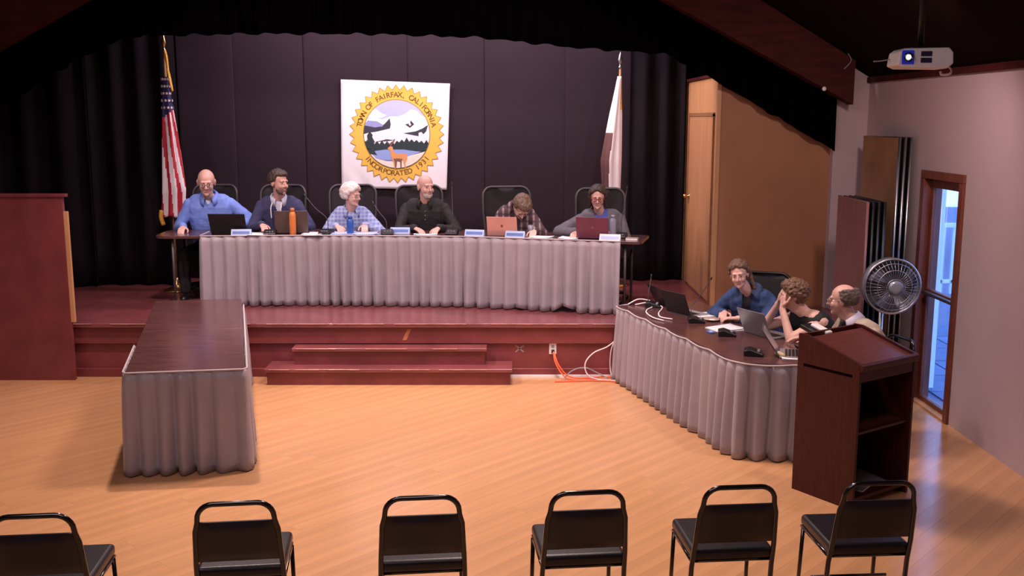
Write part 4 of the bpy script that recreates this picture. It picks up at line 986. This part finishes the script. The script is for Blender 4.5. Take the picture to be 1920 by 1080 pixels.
def person(label, base, hip, neck, face, head, arms, tone=0, shirt=None, trousers=None, sleeves=(1, 1), hairfn=None, hairmat=None, bulk=1.0, hs=1.1, beard=None, brow=(.12, .07, .05), glasses=None, collar=None, foldamp=.012, legs=True, group=None, knees=None, shw=.185, roll=0, extra=None, front=None, hdisp=.007):
    """all positions in world space. face: body facing angle (0 = towards -Y). head: (centre, yaw, pitch, roll). arms: two of (wrist, pole, hand dir, hand normal, curl)"""
    t = thing('person', label, 'person', base, group=group); O = Vector(base)
    hip = Vector(hip); neck = Vector(neck); a = R(face); F = Vector((math.sin(a), -math.cos(a), 0)); Rt = Vector((math.cos(a), math.sin(a), 0))
    spine = (neck - hip).normalized(); body = MB(); top = MB(); pants = MB(); g = .014
    rl = R(roll); Rs = (Rt * math.cos(rl) + Vector((0, 0, 1)) * math.sin(rl)).normalized()
    # torso
    lv = [(0, .105, .105), (.12, .10, .108), (.25, .09, .107), (.4, .09, .108), (.55, .105, .113), (.7, .118, .115), (.82, .122, .105), (.92, .115, .082)]
    cs = []
    for tt, hw_, rr_ in lv:
        c = hip.lerp(neck, tt) + F * (.022 * math.sin(PI * tt)) - F * .012; cs.append((c, hw_ * bulk, rr_ * (.5 + .5 * bulk)))
    fine = []
    for (c0, w0, r0), (c1, w1, r1) in zip(cs, cs[1:]):
        for k in range(3): fine.append((c0.lerp(c1, k / 3), lerp(w0, w1, k / 3), lerp(r0, r1, k / 3)))
    fine.append(cs[-1])
    for i, (c, hw_, rr_) in enumerate(fine):
        ax = Rt.lerp(Rs, i / len(fine))
        body.cap(c - ax * hw_, rr_ * .9, c + ax * hw_, rr_ * .9, 14)
        if sleeves[0] or i < len(fine) * .88: top.cap(c - ax * hw_, rr_ * .9 + g, c + ax * hw_, rr_ * .9 + g, 14)
    # head
    hc, hy, hp, hr = head; hc = Vector(hc)
    HM = Matrix.Translation(hc) @ Matrix.Rotation(R(hy), 4, 'Z') @ Matrix.Rotation(R(hp), 4, 'X') @ Matrix.Rotation(R(hr), 4, 'Y') @ Matrix.Scale(hs, 4)
    body.ell((0, .014, .030), (.076, .096, .088), 20, 14, HM); body.ell((0, -.026, -.028), (.063, .066, .082), 16, 12, HM); body.ell((0, -.036, -.078), (.047, .050, .040), 14, 10, HM)
    body.ell((0, -.074, -.098), (.020, .017, .018), 10, 8, HM); body.cap(HM @ Vector((0, -.090, .006)), .0085 * hs, HM @ Vector((0, -.113, -.032)), .0105 * hs, 10)
    body.cap(HM @ Vector((-.014, -.094, -.036)), .009 * hs, HM @ Vector((.014, -.094, -.036)), .009 * hs, 8)
    body.cap(HM @ Vector((-.036, -.078, .020)), .013 * hs, HM @ Vector((.036, -.078, .020)), .013 * hs, 10)
    for s in (-1, 1):
        body.ell((s * .036, -.066, -.034), (.024, .022, .024), 10, 8, HM)
        body.ell((s * .077, .012, -.008), (.009, .020, .033), 10, 8, HM); body.ell((s * .083, .018, .004), (.006, .014, .02), 8, 6, HM)
    nk = HM @ Vector((0, .018, -.062)); body.cap(nk, .050 * hs, neck - spine * .05, .058, 14)
    body.cap(HM @ Vector((0, -.03, -.09)), .035 * hs, neck - spine * .01 + F * .01, .045, 12)
    # shoulders, arms
    for k, s in enumerate((-1, 1)):
        sh = neck + Rs * (shw * bulk ** .5) * s - spine * .075
        body.cap(neck - spine * .03 + Rs * .03 * s, .05, sh, .060, 12)
        if not sleeves[k]:
            q0 = neck - spine * .06 + Rs * .085 * s
            top.cap(q0 + F * .035, .05, neck - spine * .17 + Rs * .075 * s + F * .05, .062, 12); top.cap(q0 - F * .03, .052, neck - spine * .17 + Rs * .085 * s - F * .05, .074, 12); top.cap(q0 - F * .03 - spine * .03, .06, neck - spine * .12 + Rs * .03 * s - F * .045, .07, 12)
        else: top.cap(neck - spine * .045 + Rs * .045 * s, .05, sh if sleeves[k] else sh.lerp(neck, .35), (.062 + g * .7) if sleeves[k] else .055, 12)
        wr, pl_, hd, hn, cu = arms[k]; wr = Vector(wr); el = ik(sh, wr, .295, .265, pl_); wr = el + (wr - el).normalized() * min(.275, (wr - el).length)
        body.cap(sh, .054, el, .041, 12); body.cap(el, .041, wr, .027, 12); body.cap(wr, .026, wr + Vector(hd).normalized() * .02, .025, 10)
        hand_prims(body, wr + Vector(hd).normalized() * .01, hd, hn, s * (1 if hd else 1), cu)
        sl = sleeves[k]
        if sl > 0:
            u1 = min(1, sl * 2); top.cap(sh, .056 + g, sh.lerp(el, u1), lerp(.056, .046, u1) + g, 14)
            if sl > .5:
                u2 = (sl - .5) * 2; top.cap(el, .047 + g, el.lerp(wr, u2 * .96), lerp(.046, .034, u2) + g * .8, 14)
                top.cap(el.lerp(wr, max(0, u2 * .96 - .08)), .036 + g * .8, el.lerp(wr, u2 * .96), .036 + g * .8, 14)
    # legs
    if legs:
        fz = O.z
        for k, s in enumerate((-1, 1)):
            h0 = hip + Rt * .095 * s; kn = Vector(knees[k]) if knees else h0 + F * .43 + Rt * .05 * s; kn.z = kn.z if knees else hip.z - .03
            an = kn + F * -.02; an.z = fz + .085; toe = an + F * .15; toe.z = fz + .04
            body.cap(h0, .088, kn, .056, 12); body.cap(kn, .055, an, .038, 12); body.cap(an, .036, an - Vector((0, 0, .04)), .038, 10); body.cap(an - Vector((0, 0, .045)), .037, toe, .032, 10)
            pants.cap(h0, .1, kn, .07, 14); pants.cap(kn, .07, an.lerp(kn, .08), .056, 14)
            sho = MB().cap(an - Vector((0, 0, .04)) - F * .03, .045, toe + F * .01, .04, 12); so = remesh(sho, 'shoe', M_black, t, O, .008, 3)
            MB().prism([((toe + F * .045 + Rt * .035).x, (toe + F * .045 + Rt * .035).y), ((toe + F * .045 - Rt * .035).x, (toe + F * .045 - Rt * .035).y), ((an - F * .07 - Rt * .035).x, (an - F * .07 - Rt * .035).y), ((an - F * .07 + Rt * .035).x, (an - F * .07 + Rt * .035).y)], fz + .001, fz + .016).build('sole', M_paper if tone == 0 else M_black, so, O)
        for c, hw_, rr_ in fine[:6]: pants.cap(c - Rt * hw_, rr_ * .9 + g * .6, c + Rt * hw_, rr_ * .9 + g * .6, 14)
    bo = remesh(body, 'body', skin(tone), t, O, .0058, 3)
    so_ = remesh(top, 'shirt', shirt, t, O, .008, 4, foldamp, .07)
    if front:
        so_.data.materials.append(front[0]); fc = hip.lerp(neck, .5)
        for pf in so_.data.polygons:
            c = pf.center + O; q = c - neck
            if pf.normal.dot(F) > .15 and front[1](q.dot(Rs), -q.dot(spine)): pf.material_index = 1
    if legs: remesh(pants, 'trousers', trousers or mat('dark_trousers', (.012, .012, .016), .8), t, O, .010, 4, .008, .09)
    # eyes, brows, mouth
    ew = MB(); ei = MB(); eb = MB(); mo = MB()
    for s in (-1, 1):
        ew.ell((s * .031, -.0775, -.001), (.0115, .0112, .0062), 10, 8, HM); ei.ell((s * .031, -.0885, -.001), (.0058, .0030, .0058), 10, 6, HM)
        eb.cap(HM @ Vector((s * .015, -.0935, .0205)), .0035 * hs, HM @ Vector((s * .045, -.0825, .021)), .003 * hs, 6)
    mo.cap(HM @ Vector((-.019, -.0835, -.0655)), .0045 * hs, HM @ Vector((.019, -.0835, -.0655)), .0045 * hs, 8); mo.cap(HM @ Vector((-.010, -.087, -.067)), .0055 * hs, HM @ Vector((.010, -.087, -.067)), .0055 * hs, 8)
    e_ = ew.build('eyes', mat('eye_white', (.42, .36, .35), .4), t, O, smooth=True); ei.build('irises', mat('iris', (.03, .02, .015), .15), e_, O, smooth=True)
    eb.build('eyebrows', mat('brow_%.2f' % brow[0], brow, .8), t, O, smooth=True); mo.build('lips', mat('lips', (.42, .19, .175), .5), t, O, smooth=True)
    # hair as a mass of overlapping locks on the skull
    def locks(fn, n, name, m, vox=.0065):
        mb = MB(); rr = random.Random(len(label)); cnt = 0
        for i in range(n):
            zz = 1 - 2 * (i + .5) / n; q = i * 2.39996; d = Vector((math.sqrt(1 - zz * zz) * math.cos(q), math.sqrt(1 - zz * zz) * math.sin(q), zz))
            th_ = fn(d)
            if th_ <= 0: continue
            p = Vector((d.x * .077, .014 + d.y * .098, .030 + d.z * .090)); th_ *= rr.uniform(.8, 1.2)
            mb.ell(HM @ (p + d * th_ * .35), th_ * hs, 8, 6); cnt += 1
        return mb, cnt
    if hairfn:
        mb, c = locks(hairfn, 700, 'hair', hairmat)
        if extra: extra(mb, HM, hs)
        remesh(mb, 'hair', hairmat, t, O, .005, 2, hdisp, .022)
    if beard:
        mb = MB(); rr = random.Random(3)
        for i in range(260):
            zz = 1 - 2 * (i + .5) / 260; q = i * 2.39996; d = Vector((math.sqrt(1 - zz * zz) * math.cos(q), math.sqrt(1 - zz * zz) * math.sin(q), zz))
            for c_, r_ in (((0, -.036, -.078), (.047, .050, .040)), ((0, -.026, -.028), (.063, .066, .082))):
                p = Vector((c_[0] + d.x * r_[0], c_[1] + d.y * r_[1], c_[2] + d.z * r_[2])); th_ = beard[1](p)
                if th_ > 0 and abs(p.x) + abs(p.z + .066) * 1.5 > .020: mb.ell(HM @ p, th_ * hs, 7, 5)
        mb.ell((0, -.078, -.098), (.021, .018, .017), 10, 8, HM) if beard[2] else None
        remesh(mb, 'beard', beard[0], t, O, .005, 2)
    if glasses:
        mb = MB(); gth = .0032 if glasses.name.startswith('red') else .0014
        for s in (-1, 1):
            mb.tube([HM @ Vector((s * .032 + .024 * math.cos(q), -.104 + abs(.3 * (.024 * math.cos(q))) * .3, -.003 + .019 * math.sin(q))) for q in [k * PI / 9 for k in range(18)]], gth * hs, 6, closed=True)
            mb.tube([HM @ Vector((s * .056, -.100, .004)), HM @ Vector((s * .078, -.05, .006)), HM @ Vector((s * .082, .008, .004))], .0022 * hs, 6)
        mb.tube([HM @ Vector((-.009, -.106, .001)), HM @ Vector((0, -.109, .004)), HM @ Vector((.009, -.106, .001))], .0024 * hs, 6)
        gl = mb.build('glasses', glasses, t, O, smooth=True)
        lm = MB()
        for s in (-1, 1): lm.lathe([(.001, 0), (.022, 0), (.022, .001), (.001, .001)], 16, HM @ Matrix.Translation((s * .032, -.103, -.003)) @ Matrix.Rotation(R(90), 4, 'X'))
        lm.build('lenses', mat('lens_clear', (.97, .97, 1), .0, trans=1, var=0, spec=.05), gl, O)
    # collar: folded band round the neck, open at the front
    if collar:
        cm, open_, hgt, wid = collar; mb = MB(); up = (nk - (neck - spine * .05)).normalized(); fr = (F - up * F.dot(up)).normalized(); rt_ = up.cross(fr) * -1
        c0 = neck + up * .030
        def P(i, j):
            q = R(lerp(open_, 360 - open_, i / 28)); dr = fr * math.cos(q) + rt_ * math.sin(q); fq = abs(1 - 2 * i / 28) ** 3
            prof_ = ((.064 * hs, -.02), (.066 * hs, hgt), (.074 * hs, hgt + .004), (.076 * hs + wid * .7, hgt * .35 - .01 * fq), (.084 * hs + wid, -.022 - .03 * fq))[j]
            return c0 + dr * prof_[0] * (1 + .12 * fq * (j > 2)) + up * prof_[1] - up * .022 * fq * .6
        mb.grid(P, 29, 5); mb.build('collar', cm, t, O, smooth=True, solid=.004)
    PEOPLE.append(t); return t, HM, neck, F, Rt, spine
down = Vector((0, 0, -1)); UP = (0, 0, 1)
def hairline(front=.45, low=-.35, th_=.016, side=.2):
    """short hair: crown and back, above the forehead line"""
    def f(d):
        if d.y < -.35 and d.z < front: return 0
        if d.y < .15 and d.z < -.05 + side * (abs(d.x) < .8): return 0 if d.z < -.15 or d.y < -.1 else th_ * .8
        if d.z < low: return 0
        return th_
    return f
SZ0 = STAGE_Z
# 1 bald man in blue shirt
M_bshirt = mat('blue_oxford', (.17, .27, .72), .75, var=.08, scale=20)
pr = person('bald man in a bright blue shirt at the left end of the stage table', (-3.40, 11.50, SZ0), (-3.40, 11.52, SZ0 + .54), (-3.375, 11.30, 1.665), 8, ((-3.365, 11.19, 1.845), 14, 12, 0),
    [((-3.60, 11.05, 1.37), (-.7, .4, -1), (.1, -1, -.25), UP, .5), ((-2.96, 11.13, 1.39), (.8, .5, -.6), (.1, -1, -.3), UP, .5)], tone=0, shirt=M_bshirt, bulk=1.16, hs=1.18, shw=.20,
    glasses=mat('thin_wire', (.2, .13, .12), .6), front=(M_paper, lambda x, d: d < .035 and abs(x) < .03 - d * .6), collar=(M_bshirt, 24, .03, .022), brow=(.3, .2, .16), trousers=mat('black_trousers', (.008, .008, .01), .8), knees=[(-3.60, 11.02, SZ0 + .52), (-3.36, 11.02, SZ0 + .52)])
# 2 man in navy hoodie
M_navy = mat('navy_hoodie', (.035, .037, .10), .85, var=.12, scale=12); M_lgrey = mat('light_grey_knit', (.5, .5, .62), .85)
M_dkhair = mat('dark_brown_hair', (.045, .028, .022), .6, var=.4, scale=60)
def stub(p): return .0062 if (p.z < -.06 and p.y < .0) or (p.y < -.075 and -.06 < p.z < -.048 and abs(p.x) < .028) else 0
pr = person('dark-haired man in a navy hoodie looking to the right', (-2.60, 11.52, SZ0), (-2.60, 11.52, SZ0 + .54), (-2.605, 11.32, 1.645), 12, ((-2.575, 11.24, 1.838), 52, 2, 0),
    [((-2.72, 10.98, 1.40), (-.8, .4, -.8), (.5, -1, -.2), UP, .4), ((-2.40, 11.12, 1.36), (.8, .4, -.8), (-.4, -1, -.2), UP, .4)], tone=1, shirt=M_navy, bulk=1.06, hs=1.08, hairfn=hairline(.55, -.3, .019, .25), hairmat=M_dkhair, front=(M_lgrey, lambda x, d: abs(x) < .05 - d * .35), beard=(mat('stubble', (.16, .09, .075), .8, var=.2, scale=60), stub, False), brow=(.04, .025, .02),
    collar=(M_lgrey, 22, .028, .016))
for s in (-1, 1): MB().tube(smoothpath([(-2.60 + s * .05, 11.20, 1.62), (-2.605 + s * .055, 11.165, 1.56), (-2.605 + s * .05, 11.16, 1.45)]), .006, 6).build('drawstring', M_paper, pr[0], pr[0].location, smooth=True)
# 3 white haired woman
M_whair = mat('white_hair', (.72, .64, .62), .6, var=.15, scale=60)
M_bplaid = plaid('blue_plaid', (.20, .27, .56), (.40, .44, .66), (.46, .50, .70), 150, 150)
def whair(d): 
    if d.y < -.30 and d.z < .66 - .5 * abs(d.x): return 0
    if d.y < -.05 and d.z < .0: return 0
    return .024 if d.z > -.55 else 0
pr = person('white-haired woman in a blue plaid shirt looking right', (-1.82, 11.50, SZ0), (-1.82, 11.52, SZ0 + .50), (-1.795, 11.30, 1.525), 10, ((-1.775, 11.22, 1.700), 62, 4, 0),
    [((-1.93, 11.10, 1.375), (-.8, .3, -.8), (.55, -1, -.2), UP, .4), ((-1.63, 11.16, 1.375), (.9, .2, -.7), (.15, -1, -.2), UP, .4)], tone=2, shirt=M_bplaid, bulk=.98, hs=1.0, shw=.165, hairfn=whair, hairmat=M_whair, collar=(M_bplaid, 32, .025, .03), brow=(.5, .42, .4), foldamp=.014, glasses=M_steel)
# 4 bald man in black polo
M_bpolo = mat('black_polo', (.014, .0125, .014), .8, var=.25, scale=9); M_greyb = mat('grey_beard', (.42, .38, .36), .8, var=.2, scale=60)
def goat(p): return .0095 if (p.z < -.072 and p.y < -.045) or (p.y < -.075 and -.06 < p.z < -.048 and abs(p.x) < .026) else 0
pr = person('bald man with a grey goatee in a black polo shirt', (-.97, 11.45, SZ0), (-.97, 11.46, SZ0 + .54), (-.965, 11.28, 1.612), -4, ((-.955, 11.22, 1.795), 34, 2, 0),
    [((-1.06, 10.99, 1.36), (-1, .5, -.6), (.7, -.8, -.2), UP, .5), ((-.80, 11.0, 1.36), (1, .5, -.6), (-.3, -1, -.2), UP, .5)], tone=0, shirt=M_bpolo, bulk=1.12, hs=1.08, shw=.20, collar=(M_bpolo, 30, .03, .022), beard=(M_greyb, goat, True), brow=(.25, .2, .18), foldamp=.015)
mb = MB()
for k in range(3): mb.ell((-.955, 11.128 - .004 * k, 1.53 - k * .045), .006, 8, 6)
mb.build('buttons', M_grey, pr[0], pr[0].location, smooth=True)
# 5 man bending forward over the table
M_dplaid = plaid('dark_plaid', (.085, .045, .055), (.40, .30, .31), (.045, .028, .04), 95, 80, wid=.55)
M_brhair = mat('brown_hair', (.14, .085, .055), .6, var=.4, scale=60)
def crown(d):
    if d.z > .80 and d.y < .25: return .009
    if d.y < -.35 and d.z < .45: return 0
    if d.y < .1 and d.z < -.1: return 0
    return .017 if d.z > -.4 else 0
pr = person('brown-haired man in a plaid shirt bending his head low over the table', (.02, 11.28, SZ0), (.02, 11.30, SZ0 + .52), (.045, 11.02, 1.565), 6, ((.105, 10.885, 1.600), 12, 58, 6),
    [((-.09, 10.86, 1.40), (-.5, .6, -.5), (.25, -.8, -.4), (0, -.3, 1), .5), ((.235, 10.72, 1.365), (.5, .5, -.5), (-.15, -1, -.25), UP, .4)], tone=2, shirt=M_dplaid, bulk=.94, hs=1.04, shw=.155, hairfn=crown, hairmat=M_brhair, collar=(M_dplaid, 30, .028, .022), brow=(.08, .05, .04))
# pale stripe down the raised sleeve
# 6 woman with red glasses
M_card = mat('grey_cardigan', (.115, .105, .125), .9, var=.12, scale=14); M_btop = mat('royal_blue_top', (.06, .075, .33), .7, var=.15)
def tied(d):
    if d.y < -.2 and d.z < .74 - .55 * abs(d.x): return 0
    if d.y < .05 and d.z < -.1 and abs(d.x) < .75: return 0
    return .017
def pony(mb, HM, hs):
    for k in range(14): mb.ell(HM @ Vector((.05 * math.sin(k) * .4 - .05, .08 + .012 * math.sin(k * 2), .0 - k * .014)), .03 * hs * (1 - k * .02), 8, 6)
    for s in (-1, 1):
        for k in range(9): mb.ell(HM @ Vector((s * (.080 + .006 * math.sin(k)), -.025 + .008 * k, .05 - k * .019)), .021 * hs, 8, 6)
pr = person('dark-haired woman with red glasses in a grey cardigan behind the maroon laptop', (.98, 10.98, SZ0), (.98, 11.0, SZ0 + .52), (.945, 10.80, 1.535), -8, ((.905, 10.72, 1.715), -6, 8, 0),
    [((.665, 10.57, 1.365), (-1, .4, -.3), (-.25, -1, -.2), UP, .5), ((1.02, 10.60, 1.365), (1, .4, -.6), (-.5, -.8, -.2), UP, .5)], tone=0, shirt=M_card, bulk=1.10, hs=1.0, shw=.19, hairfn=tied, hairmat=M_dkhair, extra=pony, glasses=mat('red_frame', (.30, .012, .03), .6), brow=(.06, .03, .03), trousers=mat('denim_trousers', (.06, .08, .16), .85), front=(M_btop, lambda x, d: -.055 < x < .085 + .1 * d))

# 7 woman in denim jacket
M_denim = mat('denim', (.030, .062, .175), .85, var=.3, scale=14); M_lbrown = mat('light_brown_hair', (.15, .085, .06), .6, var=.4, scale=60)
def pulled(d):
    if d.y < -.2 and d.z < .70 - .4 * abs(d.x): return 0
    if d.y < .10 and d.z < -.12: return 0
    return .018
def pony7(mb, HM, hs):
    for k in range(12): mb.ell(HM @ Vector((.075 + .004 * k, .05 + .02 * math.sin(k * .4), .03 - k * .016)), .024 * hs * (1 - k * .025), 8, 6)
pr = person('woman in a blue denim jacket leaning on the side table', (2.32, 9.22, 0), (2.32, 9.20, .54), (2.155, 9.03, .985), -34, ((2.03, 8.955, 1.165), -20, 6, -8),
    [((1.93, 9.03, .80), (-.4, .6, -.5), (-.3, -.8, .1), (-.2, -.3, 1), .7), ((2.02, 8.83, .79), (.6, -.4, -.6), (-.8, .35, -.05), UP, .5)], tone=2, shirt=M_denim, bulk=1.0, hs=.98, shw=.18, hairfn=pulled, hairmat=M_lbrown, extra=pony7, front=(mat('dark_inner_top', (.02, .02, .032), .8), lambda x, d: abs(x) < .05 - .12 * d), collar=(mat('denim_collar', (.06, .10, .22), .85, var=.2), 34, .034, .038), foldamp=.020, sleeves=(.95, .95), roll=-6, brow=(.14, .08, .06), trousers=mat('denim_trousers', (.06, .08, .16), .85))
# 8 woman with curly updo, sleeveless
M_blk = mat('black_top', (.008, .008, .010), .75, var=.2); M_curl = mat('auburn_brown_hair', (.14, .075, .045), .55, var=.45, scale=50)
def curl(d):
    if d.y < -.25 and d.z < .66 - .5 * abs(d.x): return 0
    if d.y < .1 and d.z < -.15: return 0
    return .022
def bun(mb, HM, hs):
    rr = random.Random(12)
    for k in range(70):
        a = rr.random() * 6.283; e = rr.uniform(-1, 1); r = .062 * rr.uniform(.6, 1.05)
        mb.ell(HM @ (Vector((0, .075, .035)) + Vector((r * math.cos(a) * math.sqrt(1 - e * e), r * math.sin(a) * math.sqrt(1 - e * e), r * e * 1.15))), rr.uniform(.012, .022) * hs, 7, 5)
pr = person('woman with curly brown hair in a black sleeveless top resting her face on her hand', (2.80, 8.42, 0), (2.76, 8.40, .53), (2.435, 8.29, .945), -66, ((2.335, 8.300, 1.095), -100, 8, 4),
    [((2.235, 8.40, .985), (-.3, .6, -1), (.15, -.25, 1), (-1, .3, 0), .35), ((2.240, 8.255, .985), (-.35, -.5, -1), (.12, .2, 1), (-1, -.2, 0), .4)], tone=2, shirt=M_blk, bulk=.92, hs=.97, shw=.165, sleeves=(0, 0), hairfn=curl, hairmat=M_curl, extra=bun, hdisp=.022, brow=(.12, .07, .05), foldamp=.006)
# 9 balding man in beige jacket
M_beige = mat('beige_jacket', (.40, .34, .28), .8, var=.12, scale=9); M_grhair = mat('grey_brown_hair', (.10, .075, .07), .6, var=.4, scale=60); M_lshirt = mat('pale_shirt', (.55, .52, .66), .75)
def ringhair(d):
    if d.z > .52 or d.z < -.62: return 0
    if d.y < .0: return 0 if d.z < .1 or d.y < -.25 else .008
    return .015
pr = person('balding man with glasses in a beige jacket, back half turned, beside the lectern', (2.95, 7.86, 0), (2.92, 7.86, .54), (2.685, 7.80, .955), -75, ((2.60, 7.845, 1.135), -118, 4, 0),
    [((2.40, 7.98, .80), (0, .5, -1), (-1, .2, 0), UP, .4), ((2.48, 7.66, .80), (.2, -.6, -1), (-1, .3, 0), UP, .4)], tone=0, shirt=M_beige, bulk=1.08, hs=1.02, shw=.19, hairfn=ringhair, hairmat=M_grhair, glasses=M_steel, collar=(M_lshirt, 20, .04, .012), brow=(.2, .15, .12))
hx = MB().tube(smoothpath([(2.60, 7.79, .98), (2.575, 7.80, .90), (2.56, 7.80, .82)]), [.022] * 6 + [.03] * 7, 8).build('tie', M_blk, pr[0], pr[0].location, smooth=True)

# office chairs at the side table
oc2 = make_office('office_chair', 'high black office chair behind the woman in denim', mat('black_chair_fabric', (.010, .009, .013), .7, var=.2), M_black, 1.10, .25)
oc2.location = (2.30, 9.24, 0); oc2.rotation_euler = (0, 0, R(-22))
dup(ch, (3.03, 8.53, 0), R(114), 'black banquet chair under the woman with curly hair', 'black chairs at the side table')
dup(ch, (3.15, 7.90, 0), R(105), 'black banquet chair under the man in the beige jacket', 'black chairs at the side table')
